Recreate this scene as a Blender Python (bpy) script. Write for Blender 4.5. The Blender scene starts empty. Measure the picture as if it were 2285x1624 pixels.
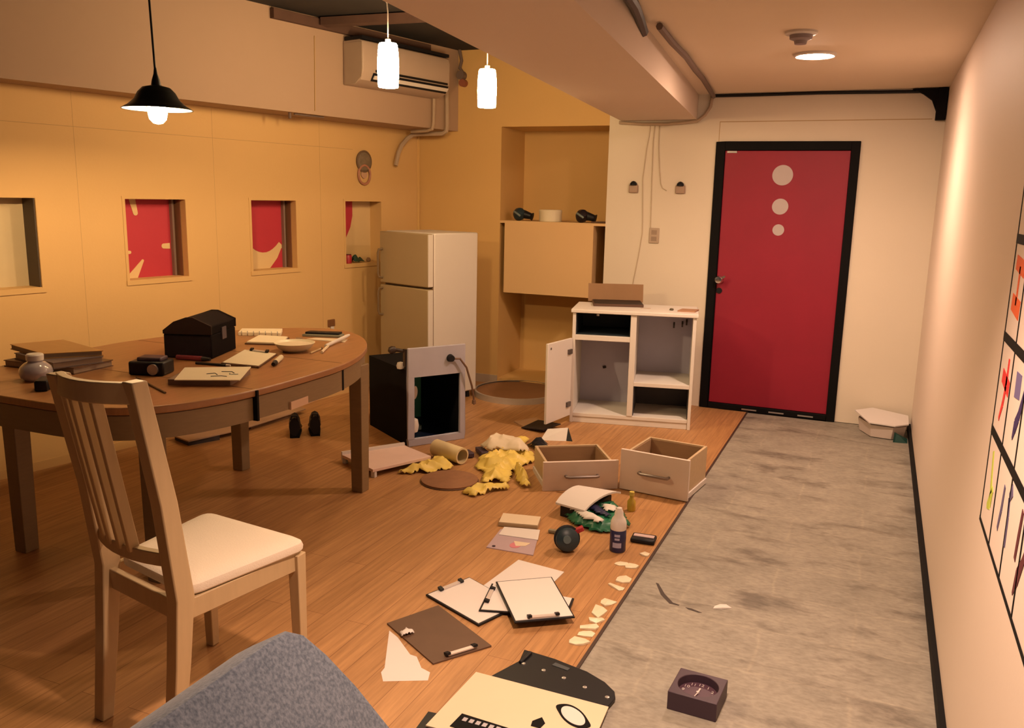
import bpy, bmesh, math, random
from mathutils import Vector, Matrix, noise
random.seed(7)
SC = bpy.context.scene
COL = SC.collection

# ------------------------------------------------------------------ camera, world, exposure
cam_d = bpy.data.cameras.new('camera'); cam = bpy.data.objects.new('camera', cam_d); COL.objects.link(cam)
cam_d.sensor_width = 36; cam_d.sensor_fit = 'HORIZONTAL'
cam_d.lens = 1903.75 / 2285 * 36
cam_d.clip_start = 0.02
PITCH, ROLL, YAW, CAM_H = math.radians(11.085), math.radians(-1.2355), math.radians(23.0), 1.58
def cam_matrix():
    c, s = math.cos(PITCH), math.sin(PITCH); c2, s2 = math.cos(ROLL), math.sin(ROLL)
    right = Vector((1, 0, 0)); fwd = Vector((0, c, -s)); down = Vector((0, -s, -c))
    x = right * c2 + down * s2; y = -right * s2 + down * c2
    Rz = Matrix.Rotation(YAW, 3, 'Z')
    x, y, f = Rz @ x, Rz @ y, Rz @ fwd
    m = Matrix((x, -y, -f)).transposed().to_4x4(); m.translation = Vector((0, 0, CAM_H))
    return m
cam.matrix_world = cam_matrix()
SC.camera = cam

world = bpy.data.worlds.new('world'); SC.world = world; world.use_nodes = True
bg = world.node_tree.nodes['Background']; bg.inputs[0].default_value = (0.62, 0.64, 0.78, 1); bg.inputs[1].default_value = 0.03
SC.view_settings.view_transform = 'Standard'; SC.view_settings.look = 'None'
SC.view_settings.gamma = 1; SC.view_settings.exposure = 0.0; SC.view_settings.use_curve_mapping = False
try:
    SC.cycles.use_denoising = True
    SC.cycles.max_bounces = 8; SC.cycles.diffuse_bounces = 2
    SC.cycles.sample_clamp_indirect = 6
except Exception: pass
HALL_C, HALL_E, HALL_W = (1.0, 0.67, 0.48), 430.0, 400.0          # ceiling lights of the hall
CYL_C, CYL_E = (1.0, 0.68, 0.35), 130.0            # white glass cylinders
BULB_C, BULB_E = (1.0, 0.66, 0.33), 3000.0          # bulb under the black shade

# ------------------------------------------------------------------ materials
def srgb(r, g, b):
    f = lambda v: (v/255/12.92) if v/255 <= 0.04045 else ((v/255+0.055)/1.055)**2.4
    return (f(r), f(g), f(b))
MATS = {}
def mat(name, col, rough=0.6, metal=0.0, var=0.08, scale=8.0, bump=0.0, bscale=None, coat=0.0, stretch=None, spec=0.5, trans=0.0, alpha=1.0):
    if name in MATS: return MATS[name]
    m = bpy.data.materials.new(name); m.use_nodes = True; nt = m.node_tree; N = nt.nodes; L = nt.links
    b = N['Principled BSDF']; b.inputs['Roughness'].default_value = rough; b.inputs['Metallic'].default_value = metal
    b.inputs['Specular IOR Level'].default_value = spec
    b.inputs['Coat Weight'].default_value = coat
    b.inputs['Transmission Weight'].default_value = trans
    b.inputs['Alpha'].default_value = alpha
    tc = N.new('ShaderNodeTexCoord'); mp = N.new('ShaderNodeMapping'); L.new(tc.outputs['Object'], mp.inputs[0])
    if stretch: mp.inputs['Scale'].default_value = stretch
    nz = N.new('ShaderNodeTexNoise'); nz.inputs['Scale'].default_value = scale; nz.inputs['Detail'].default_value = 5
    L.new(mp.outputs[0], nz.inputs['Vector'])
    mx = N.new('ShaderNodeMix'); mx.data_type = 'RGBA'
    mx.inputs['A'].default_value = (*[c*(1-var) for c in col], 1); mx.inputs['B'].default_value = (*[min(1, c*(1+var)) for c in col], 1)
    L.new(nz.outputs['Fac'], mx.inputs['Factor']); L.new(mx.outputs['Result'], b.inputs['Base Color'])
    if bump:
        bp = N.new('ShaderNodeBump'); bp.inputs['Strength'].default_value = bump; bp.inputs['Distance'].default_value = 0.01
        n2 = N.new('ShaderNodeTexNoise'); n2.inputs['Scale'].default_value = bscale or scale*6; n2.inputs['Detail'].default_value = 3
        L.new(mp.outputs[0], n2.inputs['Vector']); L.new(n2.outputs['Fac'], bp.inputs['Height']); L.new(bp.outputs[0], b.inputs['Normal'])
    MATS[name] = m
    return m
def emit(name, col, e):
    m = bpy.data.materials.new(name); m.use_nodes = True; b = m.node_tree.nodes['Principled BSDF']
    b.inputs['Base Color'].default_value = (0.9, 0.85, 0.75, 1)
    b.inputs['Emission Color'].default_value = (*col, 1); b.inputs['Emission Strength'].default_value = e
    return m
def wood_floor():
    m = bpy.data.materials.new('laminate_planks'); m.use_nodes = True; nt = m.node_tree; N = nt.nodes; L = nt.links
    b = N['Principled BSDF']; b.inputs['Roughness'].default_value = 0.42; b.inputs['Specular IOR Level'].default_value = 0.4
    tc = N.new('ShaderNodeTexCoord'); mp = N.new('ShaderNodeMapping'); mp.inputs['Rotation'].default_value = (0, 0, math.radians(90))
    L.new(tc.outputs['Object'], mp.inputs[0])
    br = N.new('ShaderNodeTexBrick'); br.offset = 0.37; br.inputs['Scale'].default_value = 1.0
    br.inputs['Brick Width'].default_value = 1.2; br.inputs['Row Height'].default_value = 0.098
    br.inputs['Mortar Size'].default_value = 0.0012; br.inputs['Mortar Smooth'].default_value = 0.2; br.inputs['Bias'].default_value = 0.0
    br.inputs['Color1'].default_value = (0.47, 0.245, 0.100, 1); br.inputs['Color2'].default_value = (0.56, 0.300, 0.128, 1)
    br.inputs['Mortar'].default_value = (0.27, 0.115, 0.045, 1)
    L.new(mp.outputs[0], br.inputs['Vector'])
    m2 = N.new('ShaderNodeMapping'); m2.inputs['Scale'].default_value = (26, 1.3, 1); L.new(tc.outputs['Object'], m2.inputs[0])
    nz = N.new('ShaderNodeTexNoise'); nz.inputs['Scale'].default_value = 2.2; nz.inputs['Detail'].default_value = 8; nz.inputs['Roughness'].default_value = 0.65
    L.new(m2.outputs[0], nz.inputs['Vector'])
    cr = N.new('ShaderNodeValToRGB'); cr.color_ramp.elements[0].position = 0.3; cr.color_ramp.elements[0].color = (0.62, 0.56, 0.50, 1)
    cr.color_ramp.elements[1].position = 0.68; cr.color_ramp.elements[1].color = (1.08, 1.06, 1.02, 1)
    L.new(nz.outputs['Fac'], cr.inputs[0])
    mx = N.new('ShaderNodeMix'); mx.data_type = 'RGBA'; mx.blend_type = 'MULTIPLY'; mx.inputs['Factor'].default_value = 0.85
    L.new(br.outputs['Color'], mx.inputs['A']); L.new(cr.outputs['Color'], mx.inputs['B']); L.new(mx.outputs['Result'], b.inputs['Base Color'])
    return m
def concrete():
    m = bpy.data.materials.new('scuffed_concrete'); m.use_nodes = True; nt = m.node_tree; N = nt.nodes; L = nt.links
    b = N['Principled BSDF']; b.inputs['Roughness'].default_value = 0.6
    tc = N.new('ShaderNodeTexCoord')
    def nz(scale, sx, sy, det=6, dist=0.0):
        mp = N.new('ShaderNodeMapping'); mp.inputs['Scale'].default_value = (sx, sy, 1); L.new(tc.outputs['Object'], mp.inputs[0])
        n = N.new('ShaderNodeTexNoise'); n.inputs['Scale'].default_value = scale; n.inputs['Detail'].default_value = det; n.inputs['Roughness'].default_value = 0.62
        n.inputs['Distortion'].default_value = dist
        L.new(mp.outputs[0], n.inputs['Vector']); return n
    def ramp(src, p0, c0, p1, c1):
        r = N.new('ShaderNodeValToRGB'); e = r.color_ramp.elements
        e[0].position = p0; e[0].color = (*c0, 1); e[1].position = p1; e[1].color = (*c1, 1); L.new(src, r.inputs[0]); return r
    base = ramp(nz(5.5, 1, 1.2, 7).outputs['Fac'], 0.32, (0.275, 0.250, 0.205), 0.68, (0.375, 0.340, 0.280))
    drag = ramp(nz(2.6, 1.0, 2.5, 10, 0.35).outputs['Fac'], 0.33, (0.40, 0.37, 0.36), 0.47, (1, 1, 1))
    fine = ramp(nz(30, 1, 2.2, 6).outputs['Fac'], 0.32, (0.74, 0.72, 0.71), 0.6, (1.05, 1.04, 1.03))
    br = N.new('ShaderNodeTexBrick'); br.inputs['Scale'].default_value = 1; br.inputs['Brick Width'].default_value = 0.62; br.inputs['Row Height'].default_value = 0.30
    br.inputs['Mortar Size'].default_value = 0.010; br.inputs['Mortar Smooth'].default_value = 1.0
    br.inputs['Color1'].default_value = (0.92, 0.92, 0.92, 1); br.inputs['Color2'].default_value = (1.0, 1.0, 1.0, 1); br.inputs['Mortar'].default_value = (1.10, 1.08, 1.05, 1)
    nd = nz(6, 1, 1, 3); ad = N.new('ShaderNodeMix'); ad.data_type = 'VECTOR'; ad.inputs['Factor'].default_value = 0.05
    L.new(tc.outputs['Object'], ad.inputs[4]); L.new(nd.outputs['Color'], ad.inputs[5]); L.new(ad.outputs[1], br.inputs['Vector'])
    rows = br
    cur = base.outputs[0]
    for r, f in ((drag, 0.8), (fine, 0.8), (rows, 0.8)):
        mx = N.new('ShaderNodeMix'); mx.data_type = 'RGBA'; mx.blend_type = 'MULTIPLY'; mx.inputs['Factor'].default_value = f
        L.new(cur, mx.inputs['A']); L.new(r.outputs[0], mx.inputs['B']); cur = mx.outputs['Result']
    L.new(cur, b.inputs['Base Color'])
    return m
def fabric(name, c1, c2, scale=160):
    m = bpy.data.materials.new(name); m.use_nodes = True; nt = m.node_tree; N = nt.nodes; L = nt.links
    b = N['Principled BSDF']; b.inputs['Roughness'].default_value = 0.95; b.inputs['Sheen Weight'].default_value = 0.25
    tc = N.new('ShaderNodeTexCoord'); n = N.new('ShaderNodeTexNoise'); n.inputs['Scale'].default_value = scale; n.inputs['Detail'].default_value = 4
    L.new(tc.outputs['Object'], n.inputs['Vector'])
    r = N.new('ShaderNodeValToRGB'); e = r.color_ramp.elements; e[0].position = 0.35; e[0].color = (*c1, 1); e[1].position = 0.65; e[1].color = (*c2, 1)
    L.new(n.outputs['Fac'], r.inputs[0]); L.new(r.outputs[0], b.inputs['Base Color'])
    bp = N.new('ShaderNodeBump'); bp.inputs['Strength'].default_value = 0.5; bp.inputs['Distance'].default_value = 0.003
    L.new(n.outputs['Fac'], bp.inputs['Height']); L.new(bp.outputs[0], b.inputs['Normal'])
    return m

M_FLOOR = wood_floor(); M_CONC = concrete()
M_WALL_L = mat('cream_yellow_paint', (0.71, 0.455, 0.19), 0.75, var=0.03, scale=2.5, bump=0.05, bscale=60)
M_WALL = mat('warm_white_paint', (0.80, 0.70, 0.56), 0.72, var=0.03, scale=2.5, bump=0.05, bscale=60)
M_WALL_B = mat('orange_cream_paint', (0.73, 0.455, 0.165), 0.75, var=0.04, scale=2.5, bump=0.05, bscale=60)
M_WALL_R = mat('pinkish_white_paint', (0.74, 0.615, 0.52), 0.55, var=0.02, scale=2, bump=0.03, bscale=60)
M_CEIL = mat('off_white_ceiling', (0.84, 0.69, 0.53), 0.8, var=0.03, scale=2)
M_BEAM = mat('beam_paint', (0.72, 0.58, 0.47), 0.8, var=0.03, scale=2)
M_VOID = mat('raw_dark_slab', (0.018, 0.013, 0.011), 0.9, var=0.6, scale=5)
M_SEAM = mat('shadow_gap', (0.50, 0.32, 0.14), 0.9)
M_BLACK = mat('black_paint', (0.004, 0.0035, 0.004), 0.7, var=0.2, spec=0.15)
M_BLACKP = mat('black_plastic', (0.007, 0.007, 0.010), 0.45, var=0.2, spec=0.3)
M_RED = mat('red_door_paint', (0.29, 0.008, 0.030), 0.55, var=0.14, scale=3, bump=0.04)
M_REDW = mat('red_mural_paint', (0.50, 0.030, 0.055), 0.6, var=0.05)
M_DOT = mat('grey_sticker', (0.52, 0.44, 0.44), 0.5)
M_METAL = mat('brushed_metal', (0.55, 0.53, 0.52), 0.35, metal=0.9, var=0.1)
M_CHROME = mat('chrome', (0.75, 0.73, 0.72), 0.18, metal=1.0, var=0.05)
M_GREYM = mat('grey_enamel', (0.42, 0.40, 0.47), 0.5, var=0.12, scale=6)
M_DKBODY = mat('dark_enamel', (0.006, 0.0065, 0.009), 0.8, var=0.3, spec=0.1)
M_GREEN_IN = mat('dark_green_lining', (0.09, 0.36, 0.26), 0.45, var=0.3)
M_FRIDGE = mat('white_enamel', (0.72, 0.66, 0.60), 0.42, var=0.02)
M_FRIDGE_D = mat('beige_enamel_door', (0.38, 0.29, 0.17), 0.45, var=0.03)
M_WHITE = mat('white_laminate', (0.78, 0.73, 0.68), 0.45, var=0.02)
M_LILAC_SHADE = mat('shade_tinted_back_panel', (0.56, 0.54, 0.68), 0.6, var=0.05)  # cool shade inside the white cabinet, put into the panel colour
M_PLY = mat('pale_plywood', (0.55, 0.40, 0.24), 0.6, var=0.1, scale=6, stretch=(1, 8, 8))
M_PLYIN = mat('brown_drawer_inside', (0.36, 0.23, 0.13), 0.6, var=0.12, scale=6, stretch=(1, 8, 8))
M_TABLE = mat('oiled_table_wood', (0.36, 0.165, 0.065), 0.42, var=0.28, scale=5, stretch=(14, 1.2, 4), coat=0.1)
M_APRON = mat('table_apron_wood', (0.25, 0.165, 0.082), 0.5, var=0.15, scale=5, stretch=(3, 3, 20))
M_BIRCH = mat('bleached_birch', (0.54, 0.385, 0.21), 0.5, var=0.1, scale=5, stretch=(10, 10, 1.2))
M_SEATC = mat('cream_seat_cloth', (0.80, 0.69, 0.56), 0.85, var=0.03, bump=0.15, bscale=200)
M_PAPER = mat('white_paper', (0.74, 0.68, 0.64), 0.8, var=0.02)
M_CREAM = mat('cream_paper', (0.74, 0.60, 0.42), 0.8, var=0.03)
M_CARD = mat('brown_cardboard', (0.30, 0.17, 0.085), 0.85, var=0.1)
M_HARDB = mat('dark_hardboard', (0.115, 0.060, 0.034), 0.55, var=0.15, scale=12)
M_YEL = mat('yellow_vinyl', (0.88, 0.66, 0.15), 0.4, var=0.15)
M_GRN = mat('green_plastic_bag', (0.012, 0.15, 0.072), 0.35, var=0.3, scale=12)
M_NAVY = mat('navy_blue', (0.020, 0.022, 0.085), 0.35, var=0.15)
M_TEAL = mat('dark_teal_rubber', (0.016, 0.034, 0.045), 0.4, var=0.3)
M_REDP = mat('red_plastic', (0.40, 0.02, 0.03), 0.45)
M_WOODCAP = mat('orange_brown_board', (0.46, 0.25, 0.09), 0.5, var=0.12, scale=5, stretch=(2, 9, 9))
M_CHEST = mat('dark_chest_leather', (0.006, 0.004, 0.005), 0.75, var=0.3, scale=10, spec=0.08)
M_GLASS = mat('clear_plastic', (0.80, 0.78, 0.82), 0.25, var=0.02, trans=0.75)
M_LILACP = mat('milky_plastic', (0.66, 0.50, 0.55), 0.3, var=0.05, alpha=0.75)
M_PINK = mat('pink_print', (0.62, 0.20, 0.24), 0.6)
M_BROWN = mat('dark_brown_wood', (0.12, 0.055, 0.028), 0.5, var=0.15, scale=6, stretch=(8, 1, 1))
M_CORK = mat('brown_cork', (0.30, 0.145, 0.070), 0.85, var=0.2, scale=30)
M_PIPE = mat('wrapped_pipe', (0.46, 0.34, 0.24), 0.7, var=0.1)
M_CABLE = mat('dusty_cable', (0.16, 0.11, 0.09), 0.7)
M_PLUM = mat('plum_black', (0.055, 0.030, 0.048), 0.5, var=0.2)
M_WHITEP = mat('white_plastic', (0.72, 0.66, 0.62), 0.4, var=0.02)
M_ARM = fabric('grey_blue_upholstery', (0.060, 0.078, 0.112), (0.135, 0.155, 0.20))
M_CREAM_LIT = mat('cream_paper_lit', (0.88, 0.75, 0.54), 0.8, var=0.03)  # brighter copy of the cream paper, lamp light on the table painted in
M_BOOKP = mat('book_pages', (0.33, 0.24, 0.17), 0.8, var=0.35, scale=3, stretch=(1, 1, 120))
M_CREAMW = mat('cream_ceramic', (0.80, 0.70, 0.50), 0.3, var=0.02)

# ------------------------------------------------------------------ mesh helpers
class MB:
    def __init__(s, o=(0, 0, 0)): s.v = []; s.f = []; s.o = Vector(o)
    def add(s, vs, fs):
        n = len(s.v); s.v += [Vector(p) - s.o for p in vs]; s.f += [tuple(i+n for i in f) for f in fs]; return s
    def bb(s, x0, x1, y0, y1, z0, z1):
        return s.add([(x0,y0,z0),(x1,y0,z0),(x1,y1,z0),(x0,y1,z0),(x0,y0,z1),(x1,y0,z1),(x1,y1,z1),(x0,y1,z1)],
                     [(0,3,2,1),(4,5,6,7),(0,1,5,4),(1,2,6,5),(2,3,7,6),(3,0,4,7)])
    def bar(s, p0, p1, w, d, w1=None, d1=None, up=(0, 0, 1)):
        p0, p1 = Vector(p0), Vector(p1); t = (p1-p0).normalized(); up = Vector(up)
        if abs(t.dot(up)) > 0.99: up = Vector((0, 1, 0))
        a = t.cross(up).normalized(); b = a.cross(t).normalized(); w1 = w if w1 is None else w1; d1 = d if d1 is None else d1
        vs = []
        for p, ww, dd in ((p0, w, d), (p1, w1, d1)):
            for sa, sb in ((-1,-1),(1,-1),(1,1),(-1,1)): vs.append(p + a*sa*ww/2 + b*sb*dd/2)
        return s.add(vs, [(0,3,2,1),(4,5,6,7),(0,1,5,4),(1,2,6,5),(2,3,7,6),(3,0,4,7)])
    def prism(s, pts, z0, z1):
        n = len(pts); ar = sum(pts[i][0]*pts[(i+1)%n][1]-pts[(i+1)%n][0]*pts[i][1] for i in range(n))
        if ar < 0: pts = pts[::-1]
        vs = [(p[0], p[1], z0) for p in pts] + [(p[0], p[1], z1) for p in pts]
        return s.add(vs, [tuple(range(n))[::-1], tuple(range(n, 2*n))] + [(i, (i+1)%n, n+(i+1)%n, n+i) for i in range(n)])
    def lathe(s, prof, n=32, c=(0, 0, 0), axis=None, cap=True):
        c = Vector(c); vs = []; fs = []
        q = Vector((0, 0, 1)).rotation_difference(Vector(axis).normalized()) if axis else None
        for r, z in prof:
            for k in range(n):
                a = 2*math.pi*k/n; p = Vector((r*math.cos(a), r*math.sin(a), z))
                if q: p = q @ p
                vs.append(c + p)
        for i in range(len(prof)-1):
            for k in range(n):
                k2 = (k+1) % n; fs.append((i*n+k, i*n+k2, (i+1)*n+k2, (i+1)*n+k))
        if cap and prof[0][0] > 1e-5: fs.append(tuple(range(n))[::-1])
        if cap and prof[-1][0] > 1e-5: fs.append(tuple(range((len(prof)-1)*n, len(prof)*n)))
        return s.add(vs, fs)
    def cyl(s, p0, p1, r, r1=None, n=20):
        p0, p1 = Vector(p0), Vector(p1); h = (p1-p0).length
        return s.lathe([(r, 0), (r if r1 is None else r1, h)], n, p0, p1-p0)
    def tube(s, pts, r, n=8):
        pts = [Vector(p) for p in pts]; rings = []; vs = []; fs = []; a = None
        for i, p in enumerate(pts):
            t = ((pts[i+1] if i+1 < len(pts) else p) - (pts[i-1] if i else p)).normalized()
            if a is None: a = t.orthogonal().normalized()
            a = (a - t*a.dot(t)).normalized(); b = t.cross(a)
            for k in range(n):
                w = 2*math.pi*k/n; vs.append(p + (a*math.cos(w)+b*math.sin(w))*r)
        for i in range(len(pts)-1):
            for k in range(n):
                k2 = (k+1) % n; fs.append((i*n+k, i*n+k2, (i+1)*n+k2, (i+1)*n+k))
        fs.append(tuple(range(n))[::-1]); fs.append(tuple(range((len(pts)-1)*n, len(pts)*n)))
        return s.add(vs, fs)
    def build(s, name, m, parent=None, bev=0.0, smooth=True, seg=2, sub=0):
        me = bpy.data.meshes.new(name); me.from_pydata(s.v, [], s.f)
        bm = bmesh.new(); bm.from_mesh(me); bmesh.ops.remove_doubles(bm, verts=bm.verts, dist=1e-6)
        bmesh.ops.recalc_face_normals(bm, faces=bm.faces); bm.to_mesh(me); bm.free()
        if smooth:
            for p in me.polygons: p.use_smooth = True
            me.set_sharp_from_angle(angle=math.radians(35))
        me.materials.append(m)
        o = bpy.data.objects.new(name, me); COL.objects.link(o)
        if parent: o.parent = parent
        elif s.o.length > 0: o.location = s.o
        if bev:
            b = o.modifiers.new('bevel', 'BEVEL'); b.width = bev; b.segments = seg; b.limit_method = 'ANGLE'; b.angle_limit = math.radians(40)
        if sub:
            b = o.modifiers.new('sub', 'SUBSURF'); b.levels = sub; b.render_levels = sub
        return o
def tag(o, label, cat, group=None):
    o['label'] = label; o['category'] = cat
    if group: o['group'] = group
    return o
def thing(name, label, cat, loc=(0, 0, 0), rz=0.0, group=None):
    o = bpy.data.objects.new(name, None); COL.objects.link(o); o.empty_display_size = 0.1
    o.location = loc; o.rotation_euler = (0, 0, rz); return tag(o, label, cat, group)
def struct(name, mb, m, **k):
    o = mb.build(name, m, **k); o['kind'] = 'structure'; return o
def cen(pts, z=0): return (sum(p[0] for p in pts)/len(pts), sum(p[1] for p in pts)/len(pts), z)
def sheet(name, pts, z, t, m, label=None, cat=None, group=None, parent=None, bev=0.0):
    o = MB(parent.location if parent else cen(pts, z)).prism(pts, z, z+t).build(name, m, parent, bev=bev)
    if label: tag(o, label, cat, group)
    return o
def ngon(cx, cy, rx, ry=None, n=32, a0=0.0):
    ry = ry or rx; return [(cx+rx*math.cos(a0+2*math.pi*k/n), cy+ry*math.sin(a0+2*math.pi*k/n)) for k in range(n)]
def inside(x, y, P):
    r = False; n = len(P)
    for i in range(n):
        a, b = P[i], P[i-1]
        if (a[1] > y) != (b[1] > y) and x < (b[0]-a[0])*(y-a[1])/(b[1]-a[1])+a[0]: r = not r
    return r
def edge_d(x, y, P):
    d = 9.0; p = Vector((x, y)); n = len(P)
    for i in range(n):
        a, b = Vector(P[i-1]), Vector(P[i]); ab = b-a; t = max(0, min(1, (p-a).dot(ab)/max(ab.dot(ab), 1e-9))); d = min(d, (p-a-ab*t).length)
    return d
def crumple(mb, P, h, seed, z=0.003, step=0.014, freq=9.0, rise=0.05):
    xs = [p[0] for p in P]; ys = [p[1] for p in P]; g = {}; vs = []; fs = []
    nx = int((max(xs)-min(xs))/step)+2; ny = int((max(ys)-min(ys))/step)+2
    for i in range(nx):
        for j in range(ny):
            x = min(xs)+i*step; y = min(ys)+j*step
            w = noise.noise(Vector((x*14, y*14, seed)))*0.02
            if not inside(x+w, y-w, P): continue
            d = edge_d(x, y, P); e = min(1, d/rise)
            r = 1-abs(noise.noise(Vector((x*freq, y*freq, seed*3.1))))*2; r2 = 1-abs(noise.noise(Vector((x*freq*2.3, y*freq*2.3, seed*1.7))))*2
            g[i, j] = len(vs); vs.append((x, y, z + h*(0.12+0.88*e)*(0.25+0.55*max(0, r)+0.3*max(0, r2))))
    for (i, j) in list(g):
        if (i+1, j) in g and (i, j+1) in g and (i+1, j+1) in g: fs.append((g[i,j], g[i+1,j], g[i+1,j+1], g[i,j+1]))
    return mb.add(vs, fs)
def cloth(name, P, h, seed, m, parent=None, **k):
    o = crumple(MB(parent.location if parent else cen(P)), P, h, seed, **k).build(name, m, parent)
    for p in o.data.polygons: p.use_smooth = True
    so = o.modifiers.new('thick', 'SOLIDIFY'); so.thickness = 0.0025; so.offset = -1
    return o

# ------------------------------------------------------------------ the setting
struct('floor', MB((-2.6, 2.5, 0)).bb(-5.4, -0.817, -1.6, 7.0, -0.06, 0.0), M_FLOOR)
cf = struct('floor_concrete', MB((-0.25, 2.5, 0)).bb(-0.815, 0.45, -1.6, 6.75, -0.06, -0.004), M_CONC)
cf['label'] = 'scuffed grey concrete strip along the right wall'
MB((-0.25, 2.5, 0)).prism([(-0.735,3.335),(-0.722,3.33),(-0.676,3.247),(-0.628,3.185),(-0.60,3.178),(-0.602,3.170),(-0.64,3.172),(-0.69,3.235)], -0.004, -0.0032).add([], []).build('floor_stain', mat('black_scuff', (0.06, 0.045, 0.04), 0.8), cf)
MB((-0.25, 2.5, 0)).prism([(-0.575,3.168),(-0.55,3.168),(-0.505,3.150),(-0.52,3.145),(-0.56,3.155)], -0.004, -0.0032).build('floor_stain', MATS['black_scuff'], cf)
struct('trim_1', MB((-0.816, 2.5, 0)).bb(-0.8215, -0.8105, -1.6, 6.57, -0.004, 0.0025), mat('dark_edge_strip', (0.05, 0.025, 0.018), 0.5))

# left wall, in its own frame: x along the wall, y into the wall behind, z up
LW = Vector((-4.265, 3.25, 0)); LA = math.radians(90-9.9)
WIN = [(-0.335, 0.072), (0.605, 1.020), (1.546, 1.951), (2.461, 2.872)]
WZ0, WZ1, WDEP = 1.033, 1.518, 0.12
mb = MB(); ts = [-4.6] + [t for w in WIN for t in w] + [3.45]
mb.bb(-4.6, 3.45, 0, WDEP, 0, WZ0); mb.bb(-4.6, 3.45, 0, WDEP, WZ1, 2.8)
for k in range(0, len(ts), 2): mb.bb(ts[k], ts[k+1], 0, WDEP, WZ0, WZ1)
wl = struct('wall_left', mb, M_WALL_L); wl.location = LW; wl.rotation_euler = (0, 0, LA)
g = MB(); g.bb(-2.0, 2.55, -0.001, 0.001, 1.912, 1.915)
for t in (-0.62, 0.32, 1.252, 2.2): g.bb(t-0.0008, t+0.0008, -0.0006, 0.001, 0, 2.1)
g.build('panel_seam', M_SEAM, wl)
b_ = MB().bb(-4.6, 3.45, -0.006, 0, 0, 0.05); bl = struct('baseboard_left', b_, M_WALL_L); bl.location = LW; bl.rotation_euler = (0, 0, LA)
M_MURAL = mat('cream_mural_ground', (0.74, 0.53, 0.27), 0.7, var=0.03)
M_JAMB = mat('dark_jamb', (0.10, 0.075, 0.055), 0.6)
def wpoly(pts, y0, y1):      # polygon in wall (x, z), extruded in y
    m = MB(); n = len(pts); m.add([(p[0], y0, p[1]) for p in pts]+[(p[0], y1, p[1]) for p in pts],
        [tuple(range(n)), tuple(range(n, 2*n))[::-1]]+[(i, (i+1)%n, n+(i+1)%n, n+i) for i in range(n)]); return m
for k, (a, b) in enumerate(WIN):
    w = thing(f'window_{k+1}', ['leftmost wall opening with a pale blank board behind', 'wall opening showing a red field with cream fingers around it',
        'wall opening showing red above a cream curve', 'small wall opening beside the fridge with a cream board and red sliver'][k], 'window', LW, LA)
    w['kind'] = 'structure'
    MB().bb(a, b, WDEP, WDEP+0.015, WZ0-0.02, WZ1+0.02).build('backing_board', mat('pale_board', (0.62, 0.50, 0.30), 0.7) if k == 0 else M_MURAL, w)
    lip = MB().bb(a-0.022, b+0.022, -0.007, 0.0, WZ0-0.03, WZ0-0.002); lip.bb(a-0.022, b+0.022, -0.004, 0, WZ1+0.001, WZ1+0.018)
    lip.bb(a-0.020, a-0.001, -0.003, 0, WZ0-0.002, WZ1+0.001); lip.bb(b+0.001, b+0.018, -0.003, 0, WZ0-0.002, WZ1+0.001)
    lip.build('window_frame', M_WALL_L, w)
    if k == 0:
        MB().bb(b-0.006, b+0.0005, 0.006, WDEP, WZ0, WZ1).build('jamb_lining', M_JAMB, w)
    if k in (1, 2):
        MB().bb(b-0.035, b-0.020, WDEP-0.03, WDEP, WZ0, WZ1).build('metal_strip', mat('grey_strip', (0.25, 0.17, 0.14), 0.5), w)
        MB().bb(b-0.005, b+0.0005, 0.05, WDEP, WZ0, WZ1).build('jamb_lining', mat('brown_jamb', (0.22, 0.10, 0.05), 0.6), w)
    Y0, Y1 = WDEP-0.003, WDEP+0.002
    if k == 1:
        wpoly([(a-0.01, WZ0-0.01), (b, WZ0-0.01), (b, WZ1+0.01), (a-0.01, WZ1+0.01)], Y0, Y1).build('mural_red', M_REDW, w)
        fm = MB()
        def finger(x0, z0, x1, z1, r0, r1):
            d = Vector((x1-x0, z1-z0)).normalized(); nn = Vector((-d.y, d.x)); pts = []
            pts.append((x0+nn.x*r0, z0+nn.y*r0)); pts.append((x0-nn.x*r0, z0-nn.y*r0))
            for q in range(9):
                an = math.pi*q/8 - math.pi/2; v = nn*(math.sin(an))*r1 + d*math.cos(an)*r1; pts.append((x1+v.x, z1+v.y))
            m_ = wpoly(pts, Y0-0.003, Y0+0.001); fm.add(m_.v, m_.f)
        finger(a+0.120, WZ1+0.01, a+0.140, WZ1-0.085, 0.022, 0.016)
        finger(a+0.085, WZ0-0.01, a+0.170, WZ0+0.105, 0.036, 0.008)
        finger(b-0.045, WZ0+0.19, b-0.09, WZ0+0.19, 0.018, 0.016)
        finger(a+0.05, WZ0+0.16, a+0.085, WZ0+0.16, 0.012, 0.010)
        fm.build('mural_cream', M_MURAL, w)
    if k == 2:
        c = a+0.20; pts = [(a-0.01, WZ1+0.01), (a-0.01, WZ0+0.20)]
        for q in range(1, 12):
            x = a+ (b-0.03-a)*q/12; pts.append((x, WZ0+0.115+0.35*(x-c)**2/0.10))
        pts += [(b-0.03, WZ0+0.16), (b-0.03, WZ1+0.01)]
        wpoly(pts, Y0, Y1).build('mural_red', M_REDW, w)
        wpoly([(b-0.16, WZ0-0.01), (b-0.08, WZ0+0.07), (b-0.04, WZ0+0.14), (b, WZ0+0.14), (b, WZ0-0.01)], Y0, Y1).build('mural_red', M_REDW, w)
    if k == 3:
        pts = [(a-0.01, WZ1+0.01), (a-0.01, WZ0+0.14), (a+0.125, WZ0+0.20), (a+0.175, WZ0+0.28), (a+0.20, WZ0+0.37), (a+0.20, WZ1+0.01)]
        wpoly(pts, Y0, Y1).build('mural_red', M_REDW, w)

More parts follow.
